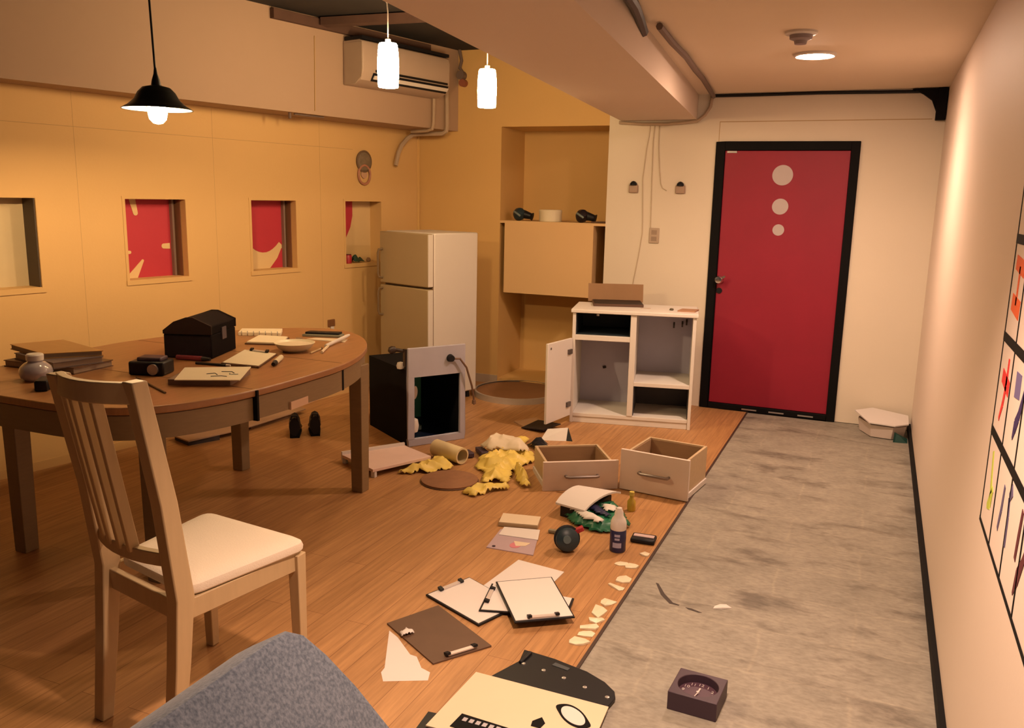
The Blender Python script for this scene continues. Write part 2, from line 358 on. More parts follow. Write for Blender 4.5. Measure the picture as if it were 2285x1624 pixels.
# back wall with the alcove and the doorway
YB = 6.57; AX0, AX1, AZ = -2.925, -2.012, 2.137
DX0, DX1, DZ = -1.184, -0.190, 2.010
mb = MB((-2, YB, 0))
mb.bb(-4.2, AX0, YB, YB+0.12, 0, 2.8); mb.bb(AX0, AX1, YB, YB+0.12, AZ, 2.8)
wbk = struct('wall_back', mb, M_WALL_B)
mb = MB((-2, YB, 0)); mb.bb(AX1, DX0, YB, YB+0.12, 0, 2.8); mb.bb(DX0, DX1, YB, YB+0.12, DZ, 2.8); mb.bb(DX1, 0.5, YB, YB+0.12, 0, 2.8)
wb2 = struct('wall_back_hall', mb, M_WALL)
g = MB((-2, YB, 0)); g.bb(-1.168, 0.24, YB-0.001, YB+0.001, 2.150, 2.155); g.bb(-1.170, -1.166, YB-0.001, YB+0.001, 2.01, 2.155); g.build('panel_seam', M_SEAM, wb2)
mb = MB((-2.47, 7.0, 0)); D = 0.50
mb.bb(AX0-0.05, AX0, YB+0.12, YB+D, 0, AZ); mb.bb(AX1, AX1+0.05, YB+0.12, YB+D, 0, AZ); mb.bb(AX0-0.05, AX1+0.05, YB+D, YB+D+0.05, 0, AZ+0.05); mb.bb(AX0-0.05, AX1+0.05, YB+0.12, YB+D, AZ, AZ+0.05)
struct('wall_alcove', mb, M_WALL_B)
st = struct('trim_2', MB((-2.47, 6.7, 0)).bb(AX0, AX1, YB, YB+D, 1.366, 1.386).bb(AX0+0.045, -2.108, YB-0.004, YB+D, 0.790, 1.366), mat('alcove_ledge_paint', (0.76, 0.50, 0.24), 0.7, var=0.03, scale=3))
st['label'] = 'boxed ledge across the middle of the alcove'
struct('trim_3', MB((-2.47, 6.7, 0)).bb(AX0, AX1, YB+0.01, YB+D, 0, 0.045), M_WALL_B)
struct('baseboard_back', MB((-3.3, YB, 0)).bb(-3.9, AX0, YB-0.012, YB, 0, 0.07), mat('pale_baseboard', (0.50, 0.40, 0.30), 0.6))
# door
dr = thing('door_1', 'red door with three grey dots in a black frame', 'door', ((DX0+DX1)/2, YB, 0)); dr['kind'] = 'structure'
o_ = dr.location
f_ = MB(o_).bb(DX0, DX0+0.066, YB-0.018, YB+0.10, 0, DZ).bb(DX1-0.058, DX1, YB-0.018, YB+0.10, 0, DZ).bb(DX0+0.066, DX1-0.058, YB-0.018, YB+0.10, DZ-0.062, DZ).bb(DX0+0.066, DX1-0.058, YB-0.018, YB+0.10, 0, 0.045)
f_.build('door_frame', M_BLACK, dr, bev=0.004)
leaf = MB(o_).bb(DX0+0.068, DX1-0.060, YB-0.004, YB+0.04, 0.047, DZ-0.064).build('door_leaf', M_RED, dr, bev=0.003)
for z, r in ((1.774, 0.072), (1.551, 0.057), (1.383, 0.041)):
    MB(o_).cyl((-0.696, YB-0.003, z), (-0.696, YB-0.007, z), r, n=40).build('round_sticker', M_DOT, leaf)
hb = MB(o_); hb.cyl((-1.092, YB-0.004, 1.0), (-1.092, YB-0.014, 1.0), 0.028); hb.cyl((-1.092, YB-0.014, 1.0), (-1.092, YB-0.055, 1.0), 0.011)
hb.lathe([(0.012, 0), (0.027, 0.006), (0.030, 0.018), (0.024, 0.030), (0.0, 0.033)], 20, (-1.092, YB-0.045, 1.0), (0, -1, 0))
hb.bar((-1.085, YB-0.062, 1.006), (-1.045, YB-0.062, 1.030), 0.012, 0.014); hb.build('door_knob', M_CHROME, leaf)
MB(o_).cyl((-1.092, YB-0.004, 0.915), (-1.092, YB-0.012, 0.915), 0.022).build('lock', M_BLACKP, leaf)
MB(o_).bb(-1.10, -1.03, YB-0.010, YB-0.003, 1.930, 1.944).build('door_plate', M_METAL, leaf)
sw = MB(o_); [sw.bb(x, x+0.11, YB-0.021, YB-0.017, 0.014, 0.024) for x in (-0.86, -0.66, -0.45)]; sw.build('threshold_strip', M_METAL, dr)

# right wall, its black baseboard
struct('wall_right', MB((0.37, 2.5, 0)).bb(0.32, 0.44, -1.6, 6.69, 0, 2.45), M_WALL_R)
struct('baseboard_right', MB((0.31, 2.5, 0)).bb(0.302, 0.32, -1.6, 6.57, -0.004, 0.045), M_BLACK)
# ceilings, beam, soffit
BL = lambda y: -1.582-0.1035*(y-3.325)
BR = lambda y: -0.923-0.1045*(y-2.602)
struct('ceiling', MB((-0.3, 2.5, 2.35)).prism([(BR(-1.6)-0.1, -1.6), (0.42, -1.6), (0.42, 6.69), (BR(6.69)-0.1, 6.69)], 2.35, 2.42), M_CEIL)
struct('ceiling_raw', MB((-3, 2.5, 2.75)).bb(-5.4, -0.6, -1.6, 6.69, 2.745, 2.82), M_VOID)
struct('trim_4', MB((-1.3, 2.5, 2.17)).prism([(BL(-1.6), -1.6), (BR(-1.6), -1.6), (BR(6.57), 6.57), (BL(6.57), 6.57)], 2.168, 2.745), M_BEAM)['label'] = 'wide boxed ceiling beam running to the back wall'
SX = lambda y: -3.36+0.22*(y-6.4)
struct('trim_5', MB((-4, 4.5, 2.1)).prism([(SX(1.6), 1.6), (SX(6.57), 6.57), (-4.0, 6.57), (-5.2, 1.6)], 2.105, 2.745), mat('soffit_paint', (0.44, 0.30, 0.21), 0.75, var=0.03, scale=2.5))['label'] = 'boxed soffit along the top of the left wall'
# soffit hairline crack
MB().bar((SX(5.05)+0.002, 5.05, 2.13), (SX(5.06)+0.002, 5.06, 2.62), 0.008, 0.004, up=(0.2149, 0.9766, 0)).build('trim_6', M_SEAM)['kind'] = 'structure'
# raw joists seen in the open ceiling
jm = MB((-3, 5.5, 2.7)); jm.bar((-3.72, 4.7, 2.70), (-3.40, 6.2, 2.70), 0.05, 0.06); jm.bar((-2.9, 3.4, 2.715), (-2.4, 6.5, 2.715), 0.06, 0.05); jm.bar((-3.6, 5.1, 2.71), (-1.9, 5.2, 2.71), 0.09, 0.05)
struct('trim_7', jm, mat('raw_joist', (0.10, 0.05, 0.035), 0.9, var=0.3))

# ------------------------------------------------------------------ lights of the room
M_BULB = emit('glowing_bulb', BULB_C, BULB_E); M_CYL = emit('glowing_glass', CYL_C, CYL_E); M_DOWN = emit('glowing_lens', HALL_C, HALL_E)
pl_ = thing('pendant_lamp', 'black bell-shaped metal pendant lamp with glowing bulb over the table', 'lamp', (-2.864, 2.850, 1.904))
o_ = pl_.location
MB(o_).tube([(-2.885, 2.848, 2.745), (-2.878, 2.849, 2.45), (-2.866, 2.85, 2.09), (-2.864, 2.85, 2.06)], 0.0045).build('cord', M_BLACKP, pl_)
k9 = lambda P: [(r*0.82, z*1.0) for r, z in P]
MB(o_).lathe(k9([(0.006, 0.175), (0.010, 0.15), (0.020, 0.125), (0.024, 0.105), (0.034, 0.100), (0.034, 0.085), (0.0, 0.085)]), 24, o_).build('lamp_holder', M_BLACKP, pl_)
sh = [(0.030, 0.098), (0.068, 0.090), (0.092, 0.070), (0.112, 0.040), (0.142, 0.018), (0.172, 0.004), (0.176, 0.0), (0.170, 0.001), (0.139, 0.013), (0.108, 0.035), (0.088, 0.065), (0.066, 0.084), (0.030, 0.092)]
shade = MB(o_).lathe(k9(sh), 48, (o_[0], o_[1], o_[2]+0.005)).build('lamp_shade', mat('black_enamel_shade', (0.010, 0.011, 0.010), 0.35), pl_)
MB(o_).lathe(k9([(0.168, 0.003), (0.137, 0.0125), (0.106, 0.034), (0.086, 0.062), (0.064, 0.0815)]), 48, (o_[0], o_[1], o_[2]+0.0035), None, False).build('shade_lining', mat('white_shade_lining', (0.85, 0.80, 0.70), 0.5), pl_)
MB(o_).lathe(k9([(0.014, 0.078), (0.016, 0.062), (0.030, 0.050), (0.043, 0.030), (0.047, 0.012)]), 28, o_, None, False).build('bulb', M_BULB, pl_)
MB(o_).lathe(k9([(0.047, 0.012), (0.048, -0.010), (0.042, -0.034), (0.024, -0.050), (0.0, -0.055)]), 28, o_, None, False).build('bulb_tip', emit('glowing_frosted_tip', (1.0, 0.74, 0.42), 28.0), pl_)
def cylinder_lamp(x, y, z0, z1, label, kink):
    t = thing('cylinder_pendant_lamp', label, 'lamp', (x, y, z0), 0, 'white glass cylinder pendant lamps')
    h = z1-z0; r = 0.056
    MB(t.location).lathe([(0.040, 0.0), (r-0.006, 0.0), (r-0.003, 0.006), (r, h*0.45), (r-0.002, h*0.75), (r-0.007, h-0.008), (r-0.012, h), (0, h)], 32, t.location).build('glass_shade', M_CYL, t)
    MB(t.location).cyl((x, y, z1), (x, y, z1+0.02), 0.014).build('lamp_cap', M_WHITEP, t)
    pts = [(x, y, z1+0.02), (x, y, 2.50)] + ([(x-0.004, y, 2.545), (x-0.05, y-0.01, 2.60), (x-0.08, y-0.01, 2.745)] if kink else [(x, y, 2.745)])
    MB(t.location).tube(pts, 0.0035).build('cord', M_WHITEP, t)
    if kink: MB(t.location).tube([(x-0.035, y, 2.62), (x+0.01, y, 2.56), (x+0.06, y+0.01, 2.60)], 0.006).build('cord_hook', M_PIPE, t)
    return t
cylinder_lamp(-2.448, 4.028, 2.128, 2.347, 'glowing white cylinder pendant lamp hanging in front of the air conditioner', True)
cylinder_lamp(-2.196, 4.712, 2.090, 2.303, 'glowing white cylinder pendant lamp hanging beside the ceiling beam, nearer the alcove', False)
def hall_light(x, y, label, m_lens, watts, cone):
    t = thing('ceiling_light', label, 'ceiling light', (x, y, 2.35), 0, 'round ceiling lights of the hall')
    MB(t.location).lathe([(0.085, 0.0), (0.108, 0.0), (0.108, -0.010), (0.098, -0.016), (0.085, -0.012)], 40, t.location, None, False).build('ring', M_WHITEP, t)
    MB(t.location).lathe([(0.0, -0.024), (0.05, -0.022), (0.080, -0.014), (0.086, -0.004), (0.086, -0.001)], 40, t.location).build('lens', m_lens, t)
    ld = bpy.data.lights.new('downlight', 'SPOT'); ld.energy = watts; ld.color = HALL_C; ld.shadow_soft_size = 0.07; ld.spot_size = math.radians(cone); ld.spot_blend = 0.75
    lo = bpy.data.objects.new('downlight', ld); COL.objects.link(lo); lo.parent = t; lo.location = (0, 0, -0.05)
hall_light(-0.41, 4.95, 'round glowing ceiling light in front of the red door', M_DOWN, HALL_W*0.16, 150)
hall_light(-0.40, 1.80, 'round ceiling light above the near end of the concrete strip', emit('glowing_lens_dim', HALL_C, 20), HALL_W*0.64, 104)
t = thing('smoke_detector', 'small round smoke detector on the hall ceiling beside the glowing light', 'smoke detector', (-0.425, 4.31, 2.35))
MB(t.location).lathe([(0.072, 0), (0.072, -0.010), (0.066, -0.014), (0.05, -0.016)], 32, t.location).build('base', M_WHITEP, t)
MB(t.location).lathe([(0.052, -0.014), (0.050, -0.032), (0.030, -0.040), (0.026, -0.055), (0.0, -0.056)], 32, t.location).build('sensor', mat('grey_sensor', (0.30, 0.25, 0.27), 0.5), t)

# cables and pipes on ceiling and walls
tag(MB((-1.1, 5.2, 2.33)).tube([(-0.985, 3.90, 2.330), (-1.02, 4.3, 2.330), (-1.045, 4.75, 2.330), (-1.09, 5.2, 2.330), (-1.12, 5.6, 2.33), (-1.175, 6.1, 2.330), (-1.215, 6.5, 2.325)], 0.016).build('cable_bundle', M_CABLE), 'dusty cable bundle running where the ceiling meets the beam', 'cable')
tag(MB((-1.1, 3.6, 2.3)).tube([(-0.925, 3.0, 2.335), (-0.985, 3.48, 2.335), (-1.015, 3.66, 2.33), (-1.055, 3.90, 2.31)], 0.022).build('conduit_pipe', mat('black_conduit', (0.010, 0.014, 0.018), 0.4)), 'short black bent conduit at the top of the beam', 'pipe')
tag(MB((-0.5, YB, 2.33)).tube([(-1.245, 6.555, 2.335), (-0.9, 6.556, 2.335), (-0.5, 6.556, 2.338), (-0.1, 6.556, 2.333), (0.2, 6.556, 2.330)], 0.011).build('ceiling_cable', M_BLACKP), 'black cable along the top of the wall above the red door', 'cable')
t = thing('corner_bracket', 'black bracket high in the corner between the door wall and right wall', 'bracket', (0.28, 6.5, 2.13))
MB(t.location).bb(0.255, 0.316, 6.50, 6.56, 2.14, 2.345).build('upright', M_BLACK, t, bev=0.004)
MB(t.location).add([(0.10,6.52,2.345),(0.255,6.52,2.345),(0.255,6.52,2.20),(0.225,6.52,2.27),(0.17,6.52,2.31),(0.10,6.56,2.345),(0.255,6.56,2.345),(0.255,6.56,2.20),(0.225,6.56,2.27),(0.17,6.56,2.31)],
    [(0,1,2,3,4),(9,8,7,6,5),(0,5,6,1),(1,6,7,2),(2,7,8,3),(3,8,9,4),(4,9,5,0)]).build('arm', M_BLACK, t)
tag(MB((-1.5, YB, 2.15)).tube([(-1.235, 6.552, 2.32), (-1.24, 6.545, 2.26), (-1.275, 6.535, 2.20), (-1.33, 6.535, 2.158), (-1.42, 6.54, 2.150), (-1.56, 6.545, 2.140), (-1.75, 6.55, 2.142), (-1.93, 6.552, 2.155)], 0.012).build('wall_cable', M_PIPE), 'pale cable sagging across the wall under the beam end', 'cable')
wires = [[(-1.690, 2.13), (-1.695, 2.05), (-1.708, 1.968), (-1.728, 1.733), (-1.714, 1.45), (-1.710, 1.324), (-1.732, 1.15), (-1.77, 0.90)],
         [(-1.655, 2.13), (-1.66, 2.02), (-1.66, 1.96), (-1.655, 1.70), (-1.648, 1.395), (-1.645, 1.35)],
         [(-1.62, 2.13), (-1.616, 1.967), (-1.60, 1.80), (-1.585, 1.70), (-1.57, 1.668), (-1.537, 1.652)]]
wl_ = ['thin pale wire trailing down the wall to the white cabinet', 'thin pale wire dropping to the wall socket', 'short pale wire ending in mid wall between the two hooks']
for w_, l_ in zip(wires, wl_):
    tag(MB((-1.65, YB, 1.5)).tube([(x, YB-0.004, z) for x, z in w_], 0.0034).build('wire', mat('pale_wire', (0.64, 0.51, 0.36), 0.7)), l_, 'wire', 'wires on the wall left of the door')
for x, l_ in ((-1.796, 'small dark-topped wall hook on the left, nearer the alcove'), (-1.432, 'small dark-topped wall hook on the right, nearer the red door')):
    t = thing('wall_hook', l_, 'hook', (x, YB, 1.64), 0, 'small hooks left of the door')
    MB(t.location).bb(x-0.036, x+0.036, YB-0.020, YB, 1.630, 1.690).build('plate', mat('taupe_plate', (0.40, 0.27, 0.19), 0.5), t, bev=0.006)
    MB(t.location).lathe([(0.028, 0), (0.026, 0.014), (0.014, 0.028), (0.0, 0.032)], 16, (x, YB-0.016, 1.688)).build('hook', M_BLACKP, t)
t = thing('wall_socket', 'pale double socket plate on the wall above the white cabinet', 'socket', (-1.616, YB, 1.25))
MB(t.location).bb(-1.655, -1.577, YB-0.010, YB, 1.250, 1.367).build('plate', mat('dull_plate', (0.50, 0.38, 0.28), 0.5), t, bev=0.004)
s_ = MB(t.location); [s_.bb(-1.637, -1.595, YB-0.012, YB-0.009, z, z+0.034) for z in (1.267, 1.316)]; s_.build('outlet', mat('plate_shadow', (0.36, 0.26, 0.19), 0.6), t)

# air conditioner on the soffit, local x along the soffit
ACA = math.atan2(0.9766, 0.2149)
ac = thing('air_conditioner', 'wall mounted air conditioner on the soffit below the open ceiling', 'air conditioner', (-3.36, 6.4, 2.33), ACA)
X0, X1, H = -1.11, -0.175, 0.298
prof = [(0, 0.0), (-0.10, 0.0), (-0.165, 0.030), (-0.195, 0.085), (-0.200, H-0.05), (-0.185, H-0.01), (-0.16, H), (0, H)]
def extr(prof, x0, x1):
    n = len(prof); m = MB(); m.add([(x0, y, z) for y, z in prof]+[(x1, y, z) for y, z in prof], [tuple(range(n)), tuple(range(n, 2*n))[::-1]]+[(i, (i+1)%n, n+(i+1)%n, n+i) for i in range(n)]); return m
extr(prof, X0, X1).build('body', mat('ac_shell', (0.46, 0.345, 0.27), 0.5, var=0.03), ac, bev=0.006)
extr([(-0.1665, 0.028), (-0.197, 0.082), (-0.1985, 0.082), (-0.169, 0.028)], X0+0.10, X1-0.015).build('air_outlet', M_BLACKP, ac)
extr([(-0.180, 0.044), (-0.196, 0.066), (-0.204, 0.064), (-0.188, 0.040)], X0+0.11, X1-0.02).build('louver', M_WHITEP, ac)
extr([(-0.1995, 0.088), (-0.203, 0.088), (-0.203, 0.104), (-0.1995, 0.104)], X0+0.12, X1-0.03).build('grille', M_BLACKP, ac)
extr([(-0.02, H), (-0.19, H), (-0.19, H+0.022), (-0.02, H+0.022)], X0, X1).build('top_grille', M_BLACKP, ac)
extr([(-0.02, 0.003), (-0.12, 0.003), (-0.185, 0.05), (-0.192, 0.10), (-0.192, H-0.02), (-0.02, H-0.02)], X0-0.006, X0+0.001).build('end_cover', mat('ac_end_shade', (0.42, 0.32, 0.24), 0.5), ac)
tag(MB((-3.4, 6.4, 2.2)).tube([(-3.335, 6.385, 2.40), (-3.332, 6.388, 2.30), (-3.331, 6.39, 2.13), (-3.338, 6.388, 2.092), (-3.370, 6.386, 2.075), (-3.60, 6.385, 2.072), (-3.645, 6.375, 2.064), (-3.672, 6.33, 2.03), (-3.690, 6.27, 1.97), (-3.698, 6.235, 1.91), (-3.705, 6.205, 1.81)], 0.018).build('drain_pipe', M_PIPE), 'thick wrapped pipe running down beside the air conditioner and bending left under the soffit', 'pipe')
tag(MB((-3.4, 6.22, 2.2)).tube([(-3.362, 6.222, 2.335), (-3.366, 6.222, 2.14), (-3.380, 6.228, 2.098), (-3.43, 6.24, 2.086), (-3.60, 6.28, 2.084)], 0.013).build('refrigerant_pipe', M_PIPE), 'thinner pipe dropping from the right bottom corner of the air conditioner', 'pipe')
tag(MB((-3.69, 6.54, 1.0)).tube([(-3.69, 6.545, 2.08), (-3.685, 6.545, 1.0), (-3.685, 6.545, 0.1)], 0.013).build('corner_pipe', M_WALL_B), 'slim upright pipe in the corner behind the fridge', 'pipe')
tag(MB((-3.30, 6.5, 2.6)).tube([(-3.30, 6.54, 2.745), (-3.28, 6.54, 2.66), (-3.29, 6.53, 2.60), (-3.26, 6.53, 2.56)], 0.014).build('hanging_cable', M_CABLE), 'dark cable end hanging in the corner right of the air conditioner', 'cable')
t = thing('valve', 'small reddish valve on the wall right of the air conditioner', 'valve', (-3.27, 6.56, 2.50))
MB(t.location).cyl((-3.28, 6.57, 2.545), (-3.28, 6.51, 2.545), 0.035).build('body', M_CABLE, t)
MB(t.location).cyl((-3.265, 6.57, 2.485), (-3.265, 6.52, 2.485), 0.030).build('cap', mat('dull_red', (0.30, 0.09, 0.05), 0.6), t)

# plaque and ring on the left wall; socket
t = thing('wall_plaque', 'small oval grey plaque with a pink ring below, hung above the opening beside the fridge', 'plaque', LW + Vector((0.1719*2.668, 0.9851*2.668, 1.66)), LA)
MB().lathe([(0.082, 0), (0.080, 0.010), (0.065, 0.016), (0.0, 0.016)], 32, (0, 0, 0.168), (0, -1, 0)).build('face', mat('grey_face', (0.20, 0.15, 0.10), 0.5, var=0.5, scale=30), t)
MB().lathe([(0.082, 0), (0.086, 0.014), (0.074, 0.018), (0.070, 0.012)], 32, (0, 0, 0.168), (0, -1, 0), False).build('rim', mat('dark_rim', (0.16, 0.10, 0.06), 0.5), t)
MB().tube([(0.066*math.cos(a*math.pi/12), -0.012, 0.066+0.072*math.sin(a*math.pi/12)) for a in range(25)], 0.010).build('ring', mat('rosy_ring', (0.45, 0.20, 0.13), 0.5), t)
MB().cyl((0, -0.004, 0.07), (0, -0.012, 0.07), 0.034).build('pendant_disc', mat('rosy_disc', (0.55, 0.33, 0.22), 0.5), t)
t = thing('wall_outlet', 'brown wall outlet with a plugged pale adapter above the far table end', 'socket', LW + Vector((0.1719*2.28, 0.9851*2.28, 0.54)), LA)
MB().bb(-0.035, 0.035, -0.014, 0, 0.02, 0.075).build('plate', mat('brown_outlet', (0.20, 0.085, 0.03), 0.5), t, bev=0.004)
MB().bb(-0.012, 0.016, -0.022, -0.001, -0.075, 0.020).build('adapter', M_WHITEP, t, bev=0.003)
# little hook and cable end under the soffit
tag(MB((-3.66, 5.0, 2.09)).tube([(-3.735, 4.88, 2.105), (-3.735, 4.88, 2.075), (-3.735, 4.88, 2.066)], 0.010).tube([(-3.73, 4.92, 2.099), (-3.70, 5.03, 2.096), (-3.69, 5.10, 2.099), (-3.675, 5.18, 2.098)], 0.006).build('hanging_wire', M_CABLE), 'stub of dark wire left under the soffit edge', 'wire')

# chart on the right wall: black grid, brush strokes
ch = thing('wall_chart', 'white wall chart with a bold black grid and coloured brush characters', 'chart', (0.32, 1.5, 0.755))
XW = 0.3185
def rq(mb, pts, x=XW, t=0.0012):      # polygon in (y, z) on the right wall
    n = len(pts); mb.add([(x, p[0], p[1]) for p in pts]+[(x-t, p[0], p[1]) for p in pts], [tuple(range(n)), tuple(range(n, 2*n))[::-1]]+[(i, (i+1)%n, n+(i+1)%n, n+i) for i in range(n)]); return mb
rq(MB(ch.location), [(0.43, 0.755), (2.515, 0.755), (2.515, 2.0), (0.43, 2.0)], 0.32, 0.0015).build('panel', mat('chart_white', (0.76, 0.64, 0.57), 0.6, var=0.01), ch)
gm = MB(ch.location)
for k in range(5): rq(gm, [(0.43, 0.755+k*0.2495-0.006-0.006*(k > 0)), (2.522, 0.755+k*0.2495-0.006-0.006*(k > 0)), (2.522, 0.755+k*0.2495+0.006+0.006*(k > 0)), (0.43, 0.755+k*0.2495+0.006+0.006*(k > 0))], XW-0.0004)
for k in range(11): rq(gm, [(2.515-k*0.2085-0.005, 0.755), (2.515-k*0.2085+0.006, 0.755), (2.515-k*0.2085+0.006, 2.0), (2.515-k*0.2085-0.005, 2.0)], XW)
gm.build('grid_lines', M_BLACK, ch)
def stroke(col, *polys):
    for pts in polys:
        m = MB(ch.location)
        for i in range(len(pts)-1):
            (y0, z0, w0), (y1, z1, w1) = pts[i], pts[i+1]; d = Vector((y1-y0, z1-z0)); d = d.normalized() if d.length else Vector((0, 1)); nn = Vector((-d.y, d.x))
            rq(m, [(y0+nn.x*w0/2, z0+nn.y*w0/2), (y0-nn.x*w0/2, z0-nn.y*w0/2), (y1-nn.x*w1/2, z1-nn.y*w1/2), (y1+nn.x*w1/2, z1+nn.y*w1/2)])
        m.build('brush_stroke', mat('ink_%d_%d_%d' % tuple(int(c*99) for c in col), col, 0.6), ch)
stroke((0.80, 0.12, 0.02), [(2.470, 1.447, 0.036), (2.33, 1.436, 0.040)], [(2.397, 1.44, 0.020), (2.397, 1.345, 0.020)], [(2.462, 1.349, 0.042), (2.33, 1.338, 0.046)])
stroke((0.75, 0.03, 0.03), [(2.375, 1.215, 0.018), (2.373, 1.15, 0.026), (2.390, 1.10, 0.024), (2.424, 1.052, 0.014)], [(2.452, 1.162, 0.036), (2.325, 1.147, 0.038)])
stroke((0.16, 0.13, 0.30), [(2.232, 1.180, 0.060), (2.160, 1.185, 0.055)])
stroke((0.03, 0.015, 0.10), [(2.10, 1.185, 0.020), (2.135, 1.125, 0.030), (2.165, 1.095, 0.038), (2.182, 1.062, 0.010)])
stroke((0.50, 0.58, 0.07), [(2.430, 0.965, 0.020), (2.405, 0.90, 0.022), (2.385, 0.865, 0.03)], [(2.36, 0.885, 0.02), (2.385, 0.845, 0.045), (2.425, 0.820, 0.014)])
stroke((0.10, 0.08, 0.17), [(2.183, 0.948, 0.018), (2.192, 0.89, 0.022), (2.215, 0.832, 0.016)], [(2.075, 0.972, 0.030), (2.105, 0.945, 0.022), (2.092, 0.905, 0.022), (2.088, 0.836, 0.020)])
stroke((0.10, 0.012, 0.02), [(1.925, 0.975, 0.020), (1.936, 0.914, 0.024), (1.945, 0.862, 0.020)], [(1.83, 0.93, 0.020), (1.86, 0.885, 0.026), (1.892, 0.845, 0.040), (1.918, 0.798, 0.008)])
stroke((0.05, 0.03, 0.12), [(1.72, 0.97, 0.02), (1.70, 0.83, 0.02)], [(1.78, 0.90, 0.02), (1.64, 0.90, 0.02)])
stroke((0.55, 0.05, 0.02), [(2.02, 1.46, 0.02), (1.95, 1.32, 0.02)], [(1.89, 1.46, 0.02), (1.96, 1.36, 0.02)])
stroke((0.04, 0.15, 0.08), [(1.99, 1.20, 0.02), (1.88, 1.20, 0.02)], [(1.94, 1.22, 0.02), (1.94, 1.05, 0.02)])

# ------------------------------------------------------------------ fridge
FA = math.radians(-18)
fr = thing('fridge', 'white two-door fridge with beige doors standing in the back corner', 'fridge', (-3.042, 5.548, 0), FA)
FW, FD, FH = 0.545, 0.53, 1.303
MB().bb(-FW, 0, 0.060, FD, 0.055, FH).build('cabinet_body', M_FRIDGE, fr, bev=0.010)
for z0, z1, n_ in ((0.075, 0.890, 'lower'), (0.905, FH-0.004, 'upper')):
    d = MB().bb(-FW, -0.002, 0, 0.052, z0, z1).build('door', M_FRIDGE_D, fr, bev=0.008)
    MB().bb(-0.0028, 0.0006, 0.002, 0.050, z0+0.005, z1-0.005).build('door_edge', M_FRIDGE, d)
    hz = (0.945, 1.165) if n_ == 'upper' else (0.655, 0.865)
    MB().tube([(-FW+0.035, -0.002, hz[0]), (-FW+0.022, -0.028, hz[0]+0.004), (-FW+0.018, -0.034, hz[0]+0.03), (-FW+0.018, -0.034, hz[1]-0.03), (-FW+0.022, -0.028, hz[1]-0.004), (-FW+0.035, -0.002, hz[1])], 0.009).build('handle', mat('tan_handle', (0.20, 0.13, 0.07), 0.5), d)
MB().bb(-FW+0.004, -0.004, 0.052, 0.062, 0.06, FH-0.01).build('door_gasket', mat('gasket', (0.28, 0.20, 0.15), 0.7), fr)
for x in (-0.05, -FW+0.05):
    for y in (0.09, FD-0.06): MB().cyl((x, y, 0), (x, y, 0.056), 0.026, 0.020).build('foot', M_BLACKP, fr)
MB().bb(-FW+0.01, -0.01, 0.03, 0.06, 0.02, 0.072).build('kick_plate', mat('grey_kick', (0.12, 0.10, 0.09), 0.6), fr)

# things standing in the last opening and the alcove
def wallpt(t, y, z): return LW + Vector((0.1719*t, 0.9851*t, 0)) + Vector((-0.9851, 0.1719, 0))*y + Vector((0, 0, z))
p = wallpt(2.530, 0.05, WZ0)
t = thing('red_can', 'small dark red can on the sill of the opening beside the fridge', 'can', p)
MB(p).lathe([(0.030, 0), (0.033, 0.004), (0.033, 0.060), (0.028, 0.068), (0.0, 0.068)], 24, p).build('body', mat('dark_red_tin', (0.42, 0.02, 0.035), 0.4), t)
MB(p).lathe([(0.029, 0.066), (0.029, 0.072), (0, 0.072)], 24, p).build('lid', mat('darker_red_tin', (0.10, 0.008, 0.012), 0.4), t)
p = wallpt(2.645, 0.06, WZ0)
t = thing('green_pouch', 'dark green crumpled pouch on the sill beside the red can', 'pouch', p)
cl = crumple(MB(p), [(p.x-0.04, p.y-0.07), (p.x+0.035, p.y-0.07), (p.x+0.05, p.y+0.05), (p.x-0.02, p.y+0.07)], 0.06, 3, z=WZ0+0.002, step=0.008, rise=0.03).build('body', mat('dark_green', (0.010, 0.045, 0.028), 0.5), t)
MB(p).lathe([(0.0, 0), (0.016, 0.004), (0.020, 0.018), (0.012, 0.034), (0, 0.036)], 16, wallpt(2.77, 0.05, WZ0)).build('knob', M_CARD, t)
def toy(name, label, cat, x, z0, m1, flip):
    t = thing(name, label, cat, (x, 6.66, z0))
    MB(t.location).lathe([(0.0, -0.055), (0.036, -0.045), (0.052, -0.01), (0.050, 0.02), (0.030, 0.05), (0, 0.056)], 24, (x, 6.66, z0+0.053), (0.5*flip, -0.6, 0.5)).build('head', m1, t)
    MB(t.location).lathe([(0.036, 0), (0.034, 0.02), (0.026, 0.07), (0.034, 0.085), (0, 0.09)], 20, (x+0.030*flip, 6.67, z0+0.055), (1*flip, 0.1, -0.25)).build('grip', M_BLACKP, t)
    MB(t.location).tube([(x-0.03*flip, 6.62, z0+0.075), (x, 6.605, z0+0.06), (x+0.03*flip, 6.61, z0+0.04)], 0.009).build('strap', mat('grey_strap', (0.16, 0.20, 0.19), 0.5), t)
toy('flashlight', 'dark green lamp head lying on the alcove ledge at its left end', 'flashlight', -2.79, 1.386, M_TEAL, 1)
toy('spotlight', 'black spotlight lying on the alcove ledge right of the cream tin', 'spotlight', -2.24, 1.386, mat('maroon_black', (0.012, 0.006, 0.010), 0.4), 1)
t = thing('cream_tin', 'round cream tin standing between two dark lamps on the alcove ledge', 'tin', (-2.52, 6.68, 1.386))
MB(t.location).lathe([(0.090, 0), (0.093, 0.004), (0.093, 0.078), (0.088, 0.084)], 32, t.location).build('body', M_CREAMW, t)
MB(t.location).lathe([(0.095, 0.070), (0.096, 0.088), (0.090, 0.096), (0, 0.097)], 32, t.location).build('lid', M_CREAMW, t)
tag(MB((-2.08, 6.66, 1.386)).bar((-2.16, 6.66, 1.393), (-2.03, 6.68, 1.395), 0.05, 0.012).build('dark_strap', M_BROWN, bev=0.004), 'flat dark brown strap at the right end of the alcove ledge', 'strap')

